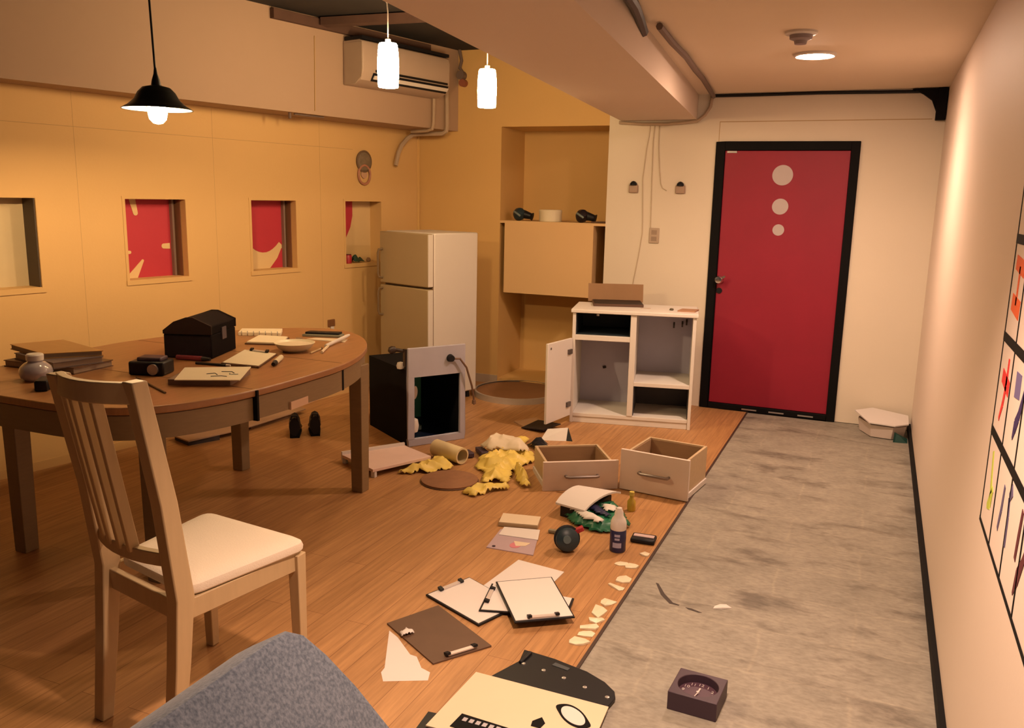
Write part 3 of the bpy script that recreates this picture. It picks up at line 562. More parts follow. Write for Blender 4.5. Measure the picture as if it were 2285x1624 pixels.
# ------------------------------------------------------------------ white cabinet
CA = math.radians(12.1)
cb = thing('cabinet', 'white open cabinet with its left door ajar and drawers missing', 'cabinet', (-1.937, 5.639, 0), CA)
W, D_, H = 0.851, 0.44, 0.818
body = MB(); e = 0.022
body.bb(0, e, 0.0, D_, 0.0, H-0.025); body.bb(W-e, W, 0.0, D_, 0.0, H-0.025); body.bb(0.405, 0.445, 0.0, D_, 0.07, H-0.025)
body.bb(e, W-e, 0.004, D_, 0.045, 0.070); body.bb(e, W-e, 0.010, 0.028, 0.0, 0.046)
body.bb(e, 0.405, 0.0, D_, 0.600, 0.635); body.bb(0.445, W-e, 0.0, D_, 0.290, 0.318)
body.build('carcass', M_WHITE, cb, bev=0.002)
MB().bb(-0.012, W+0.012, -0.012, D_+0.004, H-0.025, H).build('top_board', M_WHITE, cb, bev=0.004)
MB().bb(e, W-e, D_-0.012, D_-0.002, 0.05, H-0.025).build('back_panel', M_LILAC_SHADE, cb)
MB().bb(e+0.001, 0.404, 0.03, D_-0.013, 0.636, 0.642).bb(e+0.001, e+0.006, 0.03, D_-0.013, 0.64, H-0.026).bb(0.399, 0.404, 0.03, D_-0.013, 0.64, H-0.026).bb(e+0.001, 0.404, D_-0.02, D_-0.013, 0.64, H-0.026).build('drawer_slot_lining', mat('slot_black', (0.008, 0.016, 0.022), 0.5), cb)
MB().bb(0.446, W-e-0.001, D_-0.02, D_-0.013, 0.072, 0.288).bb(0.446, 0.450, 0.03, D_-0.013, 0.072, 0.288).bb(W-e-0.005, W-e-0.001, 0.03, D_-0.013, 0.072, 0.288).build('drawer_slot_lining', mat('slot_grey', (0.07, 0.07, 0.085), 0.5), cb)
kn = MB(); kn.cyl((0.175, 0.01, H-0.030), (0.175, 0.01, H-0.042), 0.010); kn.build('latch', M_METAL, cb)
hk = MB(); [hk.bar((x, D_-0.02, z), (x, D_-0.045, z-0.02), 0.012, 0.03) for x, z in ((0.70, 0.69), (0.76, 0.70), (0.79, 0.715))]; hk.bar((0.20, D_-0.014, 0.34), (0.205, D_-0.020, 0.325), 0.02, 0.015); hk.build('hook', mat('dark_fitting', (0.06, 0.05, 0.05), 0.5), cb)
DA = math.radians(-(90+14)-8)
dd = bpy.data.objects.new('cabinet_door_pivot', None)
bpy.data.objects.remove(dd)
dv = Vector((math.cos(DA), math.sin(DA), 0)); dn = Vector((-dv.y, dv.x, 0)); hp = Vector((0.004, -0.004, 0))
dm = MB(); L_ = 0.335
for z0, z1 in ((0.052, 0.612),):
    a_, b_ = hp, hp+dv*L_
    dm.prism([(a_.x, a_.y), (b_.x, b_.y), (b_.x-dn.x*0.018, b_.y-dn.y*0.018), (a_.x-dn.x*0.018, a_.y-dn.y*0.018)], z0, z1)
door = dm.build('door', M_WHITE, cb, bev=0.003)
for z in (0.14, 0.52): MB().bar(hp+dv*0.015+dn*0.006+Vector((0, 0, z)), hp+dv*0.065+dn*0.006+Vector((0, 0, z)), 0.014, 0.034).build('hinge', mat('hinge_grey', (0.16, 0.13, 0.12), 0.4, metal=0.5), door)
hk = MB(); hk.bar(hp+dv*(L_-0.045)+dn*0.001+Vector((0, 0, 0.575)), hp+dv*(L_-0.032)+dn*0.003+Vector((0, 0, 0.575)), 0.004, 0.014); hk.build('magnet', MATS['hinge_grey'], door)
# on the cabinet
BA = CA
t = thing('open_box', 'brown flat box standing open on the white cabinet, black inside', 'box', (-1.905, 5.985, H), math.radians(20))
MB().bb(0.0, 0.36, -0.13, 0.13, 0.0, 0.020).build('base', mat('box_rim', (0.10, 0.05, 0.03), 0.6), t, bev=0.002)
MB().bb(0.006, 0.354, -0.124, 0.125, 0.017, 0.0215).build('inside', M_BLACKP, t)
MB().add([(-0.03, 0.135, 0.006), (0.38, 0.135, 0.006), (0.38, 0.165, 0.137), (-0.03, 0.165, 0.137), (-0.03, 0.143, 0.004), (0.38, 0.143, 0.004), (0.38, 0.173, 0.135), (-0.03, 0.173, 0.135)],
    [(0,1,2,3),(7,6,5,4),(0,4,5,1),(1,5,6,2),(2,6,7,3),(3,7,4,0)]).build('lid', M_CARD, t)
t = thing('notebook', 'small tan card lying on the right end of the white cabinet', 'notebook', (-1.205, 5.945, H), math.radians(10))
MB().add([(-0.06,-0.045,0),(0.06,-0.045,0),(0.085,0.075,0),(-0.03,0.075,0),(-0.06,-0.045,0.01),(0.06,-0.045,0.01),(0.085,0.075,0.01),(-0.03,0.075,0.01)],[(3,2,1,0),(4,5,6,7),(0,1,5,4),(1,2,6,5),(2,3,7,6),(3,0,4,7)]).build('cover', mat('tan_card', (0.42, 0.22, 0.12), 0.7), t)
tag(MB((-1.315, 5.97, H)).lathe([(0.012, 0), (0.016, 0.006), (0.010, 0.014), (0, 0.016)], 16, (-1.31, 5.945, H)).build('bottle_cap', mat('olive', (0.09, 0.07, 0.03), 0.5)), 'tiny dark cap beside the tan card on the cabinet', 'cap')
tag(sheet('paper_slip', [(-1.53, 5.93), (-1.46, 5.945), (-1.465, 5.965), (-1.535, 5.95)], H+0.0005, 0.0015, mat('tan_slip', (0.60, 0.45, 0.33), 0.8)), 'small paper slip on the middle of the white cabinet top', 'paper')

# ------------------------------------------------------------------ the two pulled-out drawers
def drawer(label, loc, rz, w, d, h, inside, face_m):
    t = thing('drawer', label, 'drawer', loc, rz, 'pulled-out drawers on the floor')
    MB().bb(0, w, 0, 0.018, 0, h).build('front_panel', face_m, t, bev=0.002)
    hb = h-0.035
    m = MB().bb(0.022, 0.036, 0.018, d, 0.022, hb+0.02).bb(w-0.036, w-0.022, 0.018, d, 0.022, hb+0.02).bb(0.036, w-0.036, d-0.014, d, 0.022, hb+0.02)
    m.build('side_panels', M_PLY, t, bev=0.002)
    MB().bb(0.036, w-0.036, 0.018, d-0.014, 0.022, 0.032).bb(0.0365, 0.040, 0.018, d-0.014, 0.032, hb+0.012).bb(w-0.040, w-0.0365, 0.018, d-0.014, 0.032, hb+0.012).bb(0.04, w-0.04, d-0.018, d-0.0145, 0.032, hb+0.012).build('drawer_bottom', M_PLYIN, t)
    for x in (0.012, w-0.021): MB().bb(x, x+0.009, 0.02, d-0.01, 0.0, 0.028).build('runner', M_WHITEP, t)
    hx0, hx1, hz = w*0.30, w*0.72, h*0.50
    MB().tube([(hx0, 0, hz), (hx0, -0.020, hz), (hx0+0.012, -0.026, hz), (hx1-0.012, -0.026, hz), (hx1, -0.020, hz), (hx1, 0, hz)], 0.0085).build('handle', mat('dull_handle_metal', (0.30, 0.26, 0.25), 0.4, metal=0.7), t)
    return t
drawer('pale drawer on the floor, left of the two, beside the yellow heap', (-1.572, 4.172, 0), math.radians(32.5), 0.425, 0.37, 0.165, None, mat('pinkish_white_front', (0.80, 0.67, 0.60), 0.5))
drawer('pale drawer on the floor, right of the two, angled toward the concrete edge', (-1.205, 4.400, 0.004), math.radians(-7), 0.392, 0.375, 0.228, None, MATS['pinkish_white_front'])

# ------------------------------------------------------------------ toppled metal unit
mu = thing('metal_cabinet', 'toppled metal unit with a grey face frame and dark open body', 'metal cabinet', (-2.640, 4.560, 0), math.radians(56))
w, h, d = 0.412, 0.638, 0.62
hs = 0.492
fm = MB(); fm.bb(0, w, 0, 0.022, 0, 0.045); fm.bb(0, w, 0, 0.022, 0.450, h); fm.bb(0, 0.045, 0, 0.022, 0.045, 0.45); fm.bb(w-0.038, w, 0, 0.022, 0.045, 0.45)
fm.build('face_frame', M_GREYM, mu, bev=0.004)
bm_ = MB(); bm_.bb(0.006, 0.012, 0.022, d, 0.0, hs); bm_.bb(w-0.012, w-0.006, 0.022, d, 0.0, hs); bm_.bb(0.012, w-0.012, d-0.006, d, 0, hs); bm_.bb(0.012, w-0.012, 0.022, d, hs-0.006, hs); bm_.bb(0.012, w-0.012, 0.022, d-0.006, 0, 0.006)
bm_.build('body', M_DKBODY, mu)
MB().bb(0.013, 0.016, 0.024, d-0.008, 0.008, hs-0.01).bb(0.016, w-0.016, d-0.012, d-0.008, 0.008, hs-0.01).build('lining', M_GREEN_IN, mu)
MB().bb(0.016, w-0.016, 0.024, d-0.012, 0.010, 0.016).build('tray', mat('dark_blue_tray', (0.012, 0.020, 0.050), 0.3), mu)
MB().cyl((w*0.72, -0.002, 0.555), (w*0.72, -0.030, 0.555), 0.026, 0.020).build('knob', M_BLACKP, mu)
MB().tube([(w*0.72, -0.012, 0.552), (w*0.86, -0.03, 0.550), (w*0.97, -0.035, 0.49), (w*1.08, -0.03, 0.36), (w*1.13, -0.02, 0.28), (w*1.135, -0.02, 0.255)], 0.007).lathe([(0.0, -0.02), (0.014, -0.012), (0.012, 0.012), (0, 0.02)], 12, (w*1.135, -0.02, 0.25)).build('cord', mat('brown_cord', (0.16, 0.085, 0.05), 0.5), mu)
kb = MB(); kb.cyl((0.003, 0.05, 0.612), (-0.055, 0.075, 0.625), 0.012); kb.lathe([(0, -0.03), (0.022, -0.018), (0.026, 0), (0.018, 0.022), (0, 0.028)], 16, (-0.07, 0.082, 0.622), (1, -0.3, 0.2)); kb.bb(-0.012, 0.002, 0.022, 0.05, 0.52, 0.63); kb.build('lever', mat('dark_brown_knob', (0.03, 0.015, 0.012), 0.4), mu)
MB().lathe([(0, -0.025), (0.022, -0.018), (0.026, 0), (0.020, 0.02), (0, 0.026)], 16, (-0.015, 0.08, hs+0.026)).build('white_knob', M_WHITEP, mu)
hl = MB(); hl.cyl((0.062, 0.03, 0.345), (0.045, 0.05, 0.345), 0.042, 0.042, n=18); hl.build('grey_fitting', mat('tan_fitting', (0.34, 0.26, 0.20), 0.5), mu)
MB().lathe([(0, -0.055), (0.028, -0.04), (0.036, 0), (0.028, 0.04), (0, 0.055)], 16, (0.060, 0.05, 0.125)).build('white_bulb', M_WHITEP, mu)
MB().lathe([(0.0, 0), (0.025, 0.004), (0.022, 0.03), (0, 0.034)], 16, (0.22, 0.30, 0.016)).lathe([(0.0, 0), (0.02, 0.004), (0.018, 0.02), (0, 0.024)], 16, (0.10, 0.06, 0.016)).build('loose_fitting', mat('teal_grey', (0.14, 0.22, 0.24), 0.4), mu)

# ------------------------------------------------------------------ dining table
TC = Vector((-3.0, 3.2, 0))
tb = thing('dining_table', 'large oval wooden dining table with seams along its apron', 'table', TC)
def outline(inset=0.0):
    pts = []
    for k in range(96):
        a = 2*math.pi*k/96; c, s = math.cos(a), math.sin(a)
        if s >= 0: n, ry, cy = 1.72, 1.03, 3.25
        else: n, ry, cy = 3.4, 1.04, 3.25
        x = (0.69-inset)*math.copysign(abs(c)**(2/n), c); y = (ry-inset)*math.copysign(abs(s)**(2/n), s)
        pts.append((-3.0+x, cy+y))
    return pts
top = MB(TC).prism(outline(), 0.742, 0.772).build('tabletop', M_TABLE, tb, bev=0.005)
for y in (2.765, 3.41):
    MB(TC).bb(-3.0-0.655, -3.0+0.655, y-0.0025, y+0.0025, 0.7715, 0.7725).build('leaf_seam', M_BROWN, top)
P = outline(0.014); Q = outline(0.04); n = len(P); m = MB(TC)
m.add([(p[0], p[1], 0.640) for p in P]+[(p[0], p[1], 0.736) for p in P]+[(p[0], p[1], 0.640) for p in Q]+[(p[0], p[1], 0.736) for p in Q],
      [f for i in range(n) for j in [(i+1) % n] for f in ((i, j, n+j, n+i), (2*n+j, 2*n+i, 3*n+i, 3*n+j), (j, i, 2*n+i, 2*n+j), (n+i, n+j, 3*n+j, 3*n+i))])
ap = m.build('apron', M_APRON, tb)
for y, x in ((2.765, -2.326), (3.41, -2.345)): MB(TC).bb(x-0.02, x+0.008, y-0.006, y+0.006, 0.638, 0.768).build('apron_seam', M_BLACK, ap)
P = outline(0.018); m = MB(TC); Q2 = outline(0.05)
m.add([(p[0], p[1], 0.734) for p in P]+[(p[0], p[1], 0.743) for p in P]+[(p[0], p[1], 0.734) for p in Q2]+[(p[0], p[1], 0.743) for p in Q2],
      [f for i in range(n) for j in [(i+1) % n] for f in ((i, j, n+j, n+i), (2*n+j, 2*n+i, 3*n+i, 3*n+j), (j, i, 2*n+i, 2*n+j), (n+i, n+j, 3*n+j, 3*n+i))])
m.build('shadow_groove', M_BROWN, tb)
m = MB(TC); m.bar((-2.327, 2.98, 0.655), (-2.352, 3.42, 0.655), 0.02, 0.036); m.build('paper_label', mat('peach_label', (0.66, 0.44, 0.29), 0.7), ap)
for x, y in ((-2.466, 3.742), (-3.277, 3.745), (-2.60, 2.46), (-3.345, 2.43)):
    MB(TC).bar((x, y, 0), (x, y, 0.70), 0.068, 0.068, 0.078, 0.078).build('leg', M_APRON, tb, bev=0.004)
for x in (-3.28, -2.72): MB(TC).bb(x-0.02, x+0.02, 2.45, 3.75, 0.69, 0.73).build('extension_rail', M_APRON, tb)

# ------------------------------------------------------------------ dining chair
CH = Vector((-1.86, 1.93, 0))
chr_ = thing('dining_chair', 'bleached wooden dining chair with slatted back and cream padded seat', 'chair', CH)
RLf, RLs, RLt = Vector((-2.034, 1.675, 0)), Vector((-2.100, 1.785, 0.45)), Vector((-2.030, 1.612, 1.082))
RRf, RRs, RRt = Vector((-1.735, 1.640, 0)), Vector((-1.724, 1.700, 0.45)), Vector((-1.752, 1.612, 1.088))
FLs, FLf = Vector((-2.062, 2.165, 0.43)), Vector((-2.045, 2.152, 0))
FRs, FRf = Vector((-1.648, 2.125, 0.43)), Vector((-1.648, 2.132, 0))
RRf = Vector((-1.735, 1.655, 0)); 
def lerp(a, b, t): return a+(b-a)*t
sd = Vector((0.985, -0.12, 0))
for f, s_, t_ in ((RLf, RLs, RLt), (RRf, RRs, RRt)):
    m = MB(CH); rings = []
    for p_, ww, dd_ in ((f, 0.042, 0.040), (lerp(f, s_, 0.55)+Vector((0, 0.004, 0)), 0.046, 0.052), (s_, 0.046, 0.062), (lerp(s_, t_, 0.45)+Vector((0, 0.012, 0)), 0.046, 0.056), (t_, 0.044, 0.048)): rings.append((p_, ww, dd_))
    vs = []; fs = []
    fy = Vector((0.12, 0.985, 0))
    for p_, ww, dd_ in rings:
        for a, b in ((-1,-1),(1,-1),(1,1),(-1,1)): vs.append(p_+sd*a*ww/2+fy*b*dd_/2)
    for i in range(len(rings)-1):
        for k in range(4): fs.append((i*4+k, i*4+(k+1)%4, (i+1)*4+(k+1)%4, (i+1)*4+k))
    fs += [(3,2,1,0), tuple(range(16, 20))]
    m.add(vs, fs).build('rear_leg', M_BIRCH, chr_, bev=0.004)
for s_, f in ((FLs, FLf), (FRs, FRf)): MB(CH).bar(s_, f, 0.042, 0.042, 0.032, 0.032, up=(0, 1, 0)).build('front_leg', M_BIRCH, chr_, bev=0.003)
def post(L, z):  # point on a rear post at height z
    s_, t_ = (RLs, RLt) if L else (RRs, RRt); k = (z-0.45)/(t_.z-0.45); return lerp(s_, t_, k)+Vector((0, 0.012*(1-abs(k-0.45)*2), 0))
m = MB(CH)
for a, b in ((RLs, RRs), (RRs, FRs), (FRs, FLs), (FLs, RLs)):
    a, b = Vector((a.x, a.y, 0.405)), Vector((b.x, b.y, 0.405)); m.bar(a, b, 0.022, 0.062)
m.build('seat_rail', M_BIRCH, chr_, bev=0.003)
def arc(zt, bow, n=9):
    a, b = post(True, zt), post(False, zt); out = []
    for k in range(n):
        u = k/(n-1); p_ = lerp(a, b, u); out.append(p_ + Vector((-0.1, -1, 0)).normalized()*bow*(1-(2*u-1)**2))
    return out
def rail(zt, bow, h, d, name):
    A = arc(zt, bow); m = MB(CH); vs = []; fs = []
    for i, p_ in enumerate(A):
        t_ = (A[min(i+1, 8)]-A[max(i-1, 0)]).normalized(); nn = Vector((-t_.y, t_.x, 0)).normalized()
        for a, b in ((-1,-1),(1,-1),(1,1),(-1,1)): vs.append(p_+nn*a*d/2+Vector((0, 0, b*h/2)))
    for i in range(8):
        for k in range(4): fs.append((i*4+k, i*4+(k+1)%4, (i+1)*4+(k+1)%4, (i+1)*4+k))
    fs += [(3,2,1,0), tuple(range(32, 36))]
    return m.add(vs, fs).build(name, M_BIRCH, chr_, bev=0.003)
rail(1.055, 0.045, 0.058, 0.024, 'top_rail'); rail(0.565, 0.040, 0.040, 0.024, 'lower_rail')
A, B = arc(1.032, 0.045, 41), arc(0.575, 0.040, 41)
for u in (0.215, 0.355, 0.495, 0.635):
    i = round(u*40); MB(CH).bar(B[i], A[i], 0.016, 0.032, up=(0.15, 1, 0)).build('slat', M_BIRCH, chr_, bev=0.002)
# padded seat: soft slab
def soft_slab(mb, corners, z0, z1, rnd):
    c = sum((Vector(p) for p in corners), Vector((0, 0)))/4
    P = []
    for i in range(4):
        a, b, d = Vector(corners[i-1]), Vector(corners[i]), Vector(corners[(i+1)%4])
        for q in range(5):
            u = q/4; p0 = b+(a-b).normalized()*rnd; p2 = b+(d-b).normalized()*rnd
            P.append(p0*(1-u)**2+b*2*u*(1-u)+p2*u*u)
    lay = [(0.955, z0), (0.995, z0+0.008), (1.0, (z0+z1)/2), (0.985, z1-0.010), (0.93, z1-0.001), (0.75, z1+0.004), (0.4, z1+0.007)]
    n = len(P); vs = []; fs = []
    for s_, z in lay: vs += [(*(c+(p-c)*s_), z) for p in P]
    for i in range(len(lay)-1):
        for k in range(n): fs.append((i*n+k, i*n+(k+1)%n, (i+1)*n+(k+1)%n, (i+1)*n+k))
    fs += [tuple(range(n))[::-1], tuple(range((len(lay)-1)*n, len(lay)*n))]
    return mb.add(vs, fs)
soft_slab(MB(CH), [(-2.070, 1.800), (-1.712, 1.716), (-1.615, 2.145), (-2.085, 2.200)], 0.438, 0.480, 0.045).build('seat_cushion', M_SEATC, chr_)

# ------------------------------------------------------------------ grey armchair in the foreground
AR = Vector((-0.70, 0.72, 0))
ar = thing('armchair', 'grey-blue upholstered low armchair in the near foreground, only its back in view', 'armchair', AR)
# reclined back: outline in (y along the back, s up the slope)
def back_pt(y, s, off):
    base = Vector((-0.600, 0, 0.42)); up = Vector((-0.525, 0, 0.851)); nr = Vector((0.851, 0, 0.525))
    q = base + up*s + nr*off; return Vector((q.x, y + 0.0, q.z))
out = [(0.38, 0.0), (1.235, 0.0)]
out += [(1.225, 0.12), (1.205, 0.24), (1.175, 0.35), (1.145, 0.43), (1.118, 0.482), (1.090, 0.503), (1.05, 0.507)]
out += [(0.45, 0.507), (0.40, 0.495), (0.37, 0.44), (0.365, 0.2)]
lay = [(0.965, -0.115), (1.0, -0.095), (1.0, -0.012), (0.988, -0.003), (0.965, 0.0)]
c = Vector((0.77, 0.26)); n = len(out); vs = []; fs = []
for s_, off in lay:
    for y, s2 in out: q = c+(Vector((y, s2))-c)*s_; vs.append(back_pt(q.x, q.y, off))
for i in range(len(lay)-1):
    for k in range(n): fs.append((i*n+k, i*n+(k+1)%n, (i+1)*n+(k+1)%n, (i+1)*n+k))
fs += [tuple(range(n))[::-1], tuple(range((len(lay)-1)*n, len(lay)*n))]
MB(AR).add(vs, fs).build('backrest', M_ARM, ar)
soft_slab(MB(AR), [(-0.62, 0.38), (-0.05, 0.40), (-0.05, 1.18), (-0.62, 1.22)], 0.30, 0.42, 0.07).build('seat', M_ARM, ar)
for x, y in ((-0.60, 0.45), (-0.60, 1.12), (-0.12, 0.47), (-0.12, 1.10)): MB(AR).bar((x, y, 0.31), (x, y, 0 if x < -0.3 else 0), 0.045, 0.045, 0.03, 0.03, up=(0, 1, 0)).build('leg', M_BIRCH, ar, bev=0.003)

# ------------------------------------------------------------------ things on the table
TZ = 0.772
t = thing('chest', 'black chest with a faceted lid on the table', 'chest', (-3.165, 3.105, TZ), math.radians(19))
w, d = 0.240, 0.30
MB().bb(0, w, 0, d, 0, 0.118).build('body', M_CHEST, t, bev=0.006)
def lid_prof(): return [(0.0, 0.118), (0.0, 0.135), (0.055, 0.178), (0.115, 0.200), (0.150, 0.200), (w, 0.160), (w, 0.118)]
n = 7; P = lid_prof(); m = MB(); m.add([(x, -0.002, z) for x, z in P]+[(x, d+0.002, z) for x, z in P], [tuple(range(n)), tuple(range(n, 2*n))[::-1]]+[(i, (i+1)%n, n+(i+1)%n, n+i) for i in range(n)])
m.build('lid', M_CHEST, t, bev=0.004)
m = MB(); m.bb(w-0.002, w+0.006, 0.12, 0.17, 0.080, 0.140); m.build('clasp', mat('dull_brass', (0.10, 0.08, 0.10), 0.5, metal=0.3), t)
for y in (-0.004, d-0.008):
    m = MB(); m.add([(x*1.01, y, z+0.002) for x, z in P]+[(x*1.01, y+0.012, z+0.002) for x, z in P], [tuple(range(n)), tuple(range(n, 2*n))[::-1]]+[(i, (i+1)%n, n+(i+1)%n, n+i) for i in range(n)])
    m.build('lid_band', mat('brown_band', (0.012, 0.006, 0.005), 0.6, spec=0.15), t)
# stacked books
def book(name, label, pts, z, h, cm, pm, group='books stacked at the left end of the table'):
    c = cen(pts, z); t = thing(name, label, 'book', c, 0, group); cc = Vector((c[0], c[1])); ins = [tuple(cc+(Vector(p)-cc)*0.97) for p in pts]
    MB(c).prism(ins, z+0.004, z+h-0.004).build('pages', pm, t)
    MB(c).prism(pts, z, z+0.0035).prism(pts, z+h-0.0035, z+h).build('cover', cm, t)
P1 = [(-3.65, 2.66), (-3.26, 2.60), (-3.22, 2.80), (-3.60, 2.90)]
book('book', 'dark book at the bottom of the stack by the glass jar', [(-3.62, 2.60), (-3.20, 2.62), (-3.21, 2.84), (-3.62, 2.84)], TZ, 0.030, M_BROWN, M_BOOKP)
book('book', 'grey-brown book in the middle of the stack by the glass jar', [(-3.60, 2.64), (-3.25, 2.56), (-3.19, 2.77), (-3.55, 2.86)], TZ+0.0305, 0.028, mat('grey_cover', (0.14, 0.10, 0.10), 0.6), M_BOOKP)
book('book', 'wide orange-brown board book on top of the stack by the glass jar', [(-3.69, 2.69), (-3.36, 2.60), (-3.20, 2.78), (-3.60, 2.90)], TZ+0.059, 0.024, M_WOODCAP, M_BOOKP)
t = thing('glass_jar', 'round glass jar with a stopper at the left end of the table', 'jar', (-3.250, 2.475, TZ))
MB(t.location).lathe([(0.0, 0.0), (0.044, 0.0), (0.060, 0.014), (0.066, 0.036), (0.060, 0.058), (0.040, 0.076), (0.029, 0.080), (0.029, 0.088), (0.0, 0.088)], 32, t.location).build('body', mat('milky_glass', (0.44, 0.39, 0.42), 0.12, var=0.35, scale=22, coat=0.4), t)
MB(t.location).lathe([(0.034, 0.086), (0.035, 0.108), (0.030, 0.113), (0.0, 0.114)], 24, t.location).build('stopper', M_WHITEP, t)
tag(MB((-3.06, 2.37, TZ)).bar((-3.10, 2.41, TZ+0.022), (-3.04, 2.33, TZ+0.022), 0.05, 0.044).cyl((-3.05, 2.40, TZ), (-3.05, 2.40, TZ+0.056), 0.022).build('small_gadget', M_BLACKP, bev=0.006), 'small black gadget near the table edge behind the chair back', 'gadget')
t = thing('black_box', 'small black camera-like box on the table in front of the chest', 'box', (-2.93, 2.80, TZ), math.radians(20))
MB().bb(-0.085, 0.075, -0.05, 0.06, 0, 0.062).build('body', M_BLACKP, t, bev=0.008)
MB().bb(-0.055, 0.055, -0.03, 0.045, 0.060, 0.078).build('top_cover', M_PLUM, t, bev=0.006)
MB().cyl((0.03, -0.05, 0.03), (0.03, -0.062, 0.03), 0.024).build('dial', M_METAL, t)
def clipboard(label, pts, z, m_board, m_sheet, clip, th=0.006, cat='clipboard', group='clipboards', ms=0.95):
    c = cen(pts, z); t = thing('clipboard', label, cat, c, 0, group); cc = Vector((c[0], c[1]))
    MB(c).prism(pts, z, z+th).build('board', m_board, t, bev=0.001)
    if m_sheet: MB(c).prism([tuple(cc+(Vector(p)-cc)*ms) for p in pts], z+th, z+th+0.002).build('paper', m_sheet, t)
    if clip is not None:
        a, b = Vector(pts[clip]), Vector(pts[(clip+1) % 4]); inn = (cc-(a+b)/2).normalized()
        p0, p1 = a.lerp(b, 0.28)+inn*0.016, a.lerp(b, 0.74)+inn*0.016; zz = z+th+0.006
        cl = MB(c).bar((*p0, zz), (*p1, zz), 0.016, 0.005).build('clip', mat('pale_clip', (0.70, 0.62, 0.58), 0.3, metal=0.3), t)
        for p_ in (p0, p1):
            m = MB(c); m.bar((p_.x, p_.y, zz), ((p_+inn*0.002).x, (p_+inn*0.002).y, zz+0.008), 0.016, 0.022)
            m.build('clip_spring', M_BLACKP, cl)
    return t
GT = 'notebooks and clipboards on the table'
clipboard('clipboard with cream paper leaning on the chest, nearest the bowl', [(-2.81, 3.10), (-2.60, 3.115), (-2.735, 3.42), (-2.95, 3.43)], TZ+0.001, M_BROWN, M_CREAM_LIT, 2, 0.008, group=GT)
t = thing('notepad', 'thick stack of papers with a scribbled top sheet at the table front', 'papers', (-2.60, 2.82, TZ), 0, GT)
MB(t.location).prism([(-2.70, 2.66), (-2.47, 2.775), (-2.545, 2.99), (-2.80, 2.87)], TZ, TZ+0.024).build('under_stack', mat('brown_stack', (0.24, 0.15, 0.10), 0.7, var=0.3), t)
MB(t.location).prism([(-2.655, 2.65), (-2.42, 2.775), (-2.565, 3.02), (-2.805, 2.865)], TZ+0.025, TZ+0.029).build('top_sheet', M_CREAM_LIT, t)
sc = MB(t.location)
for q in ([(-2.62, 2.80), (-2.60, 2.83), (-2.57, 2.81)], [(-2.60, 2.87), (-2.56, 2.89), (-2.53, 2.87)], [(-2.57, 2.77), (-2.54, 2.80), (-2.51, 2.80)], [(-2.545, 2.86), (-2.53, 2.84), (-2.50, 2.86)]):
    sc.tube([(x, y, TZ+0.0295) for x, y in q], 0.0022, 5)
sc.build('scribble', M_BLACKP, t)
t = thing('notebook', 'cream notebook pages on the table behind the clipboard', 'notebook', (-3.0, 3.72, TZ), 0, GT)
MB(t.location).prism([(-3.085, 3.59), (-2.885, 3.66), (-2.995, 3.855), (-3.175, 3.815)], TZ, TZ+0.007).build('cover', M_BROWN, t)
MB(t.location).prism([(-3.08, 3.60), (-2.895, 3.665), (-3.00, 3.845), (-3.168, 3.808)], TZ+0.007, TZ+0.014).build('pages', M_CREAM_LIT, t)
t = thing('notebook', 'cream ring notebook at the far table edge near the wall', 'notebook', (-3.28, 3.96, TZ), 0, GT)
P = [(-3.31, 3.80), (-3.09, 3.90), (-3.18, 4.03), (-3.385, 3.92)]
MB(t.location).prism(P, TZ, TZ+0.02).build('pages', M_CREAM_LIT, t, bev=0.002)
m = MB(t.location)
for k in range(7):
    p_ = Vector(P[0]).lerp(Vector(P[1]), 0.08+0.14*k); m.tube([(p_.x+0.006*math.cos(a), p_.y-0.008*math.cos(a), TZ+0.0145+0.012*math.sin(a)) for a in [q*math.pi/4 for q in range(9)]], 0.002, 5)
m.build('ring_binding', M_METAL, t)
t = thing('bowl', 'shallow cream bowl on the far part of the table', 'bowl', (-2.735, 3.56, TZ))
MB(t.location).lathe([(0.0, 0.004), (0.045, 0.004), (0.047, 0.0), (0.055, 0.0), (0.085, 0.020), (0.104, 0.046), (0.101, 0.047), (0.080, 0.025), (0.05, 0.010), (0, 0.009)], 40, t.location).build('body', M_CREAMW, t)
MB(t.location).lathe([(0.0, 0.036), (0.06, 0.038), (0.093, 0.036)], 32, t.location).build('contents', M_CREAM, t)
t = thing('pencil_tray', 'black flat tray at the far end of the table', 'tray', (-2.87, 4.03, TZ))
MB(t.location).prism([(-2.975, 3.97), (-2.785, 4.03), (-2.80, 4.085), (-2.98, 4.025)], TZ+0.014, TZ+0.026).build('lid', M_BLACKP, t, bev=0.003)
MB(t.location).prism([(-2.985, 3.955), (-2.77, 4.02), (-2.79, 4.09), (-2.99, 4.03)], TZ, TZ+0.014).build('tray', mat('grey_green_tray', (0.22, 0.21, 0.15), 0.5), t, bev=0.003)
t = thing('folded_map', 'pale folded leaflet at the rounded far end of the table', 'leaflet', (-2.75, 3.93, TZ))
MB(t.location).prism([(-2.90, 3.88), (-2.66, 3.90), (-2.70, 3.99), (-2.88, 3.94)], TZ, TZ+0.004).build('sheet', M_CREAM, t)
def stick(name, label, cat, p0, p1, r, m, tip=None):
    p0, p1 = Vector(p0), Vector(p1); c = (p0+p1)/2; t = thing(name, label, cat, (c.x, c.y, TZ), 0)
    MB(t.location).cyl(p0, p1, r, n=10).build('shaft', m, t)
    if tip: MB(t.location).cyl(p1, p1+(p1-p0).normalized()*r*3.5, r*1.02, r*0.7, n=10).build('tip', tip, t)
stick('marker', 'white marker pen pointing at the rounded far end of the table', 'pen', (-2.655, 3.72, TZ+0.010), (-2.70, 3.98, TZ+0.022), 0.0095, M_WHITEP, M_WHITEP)
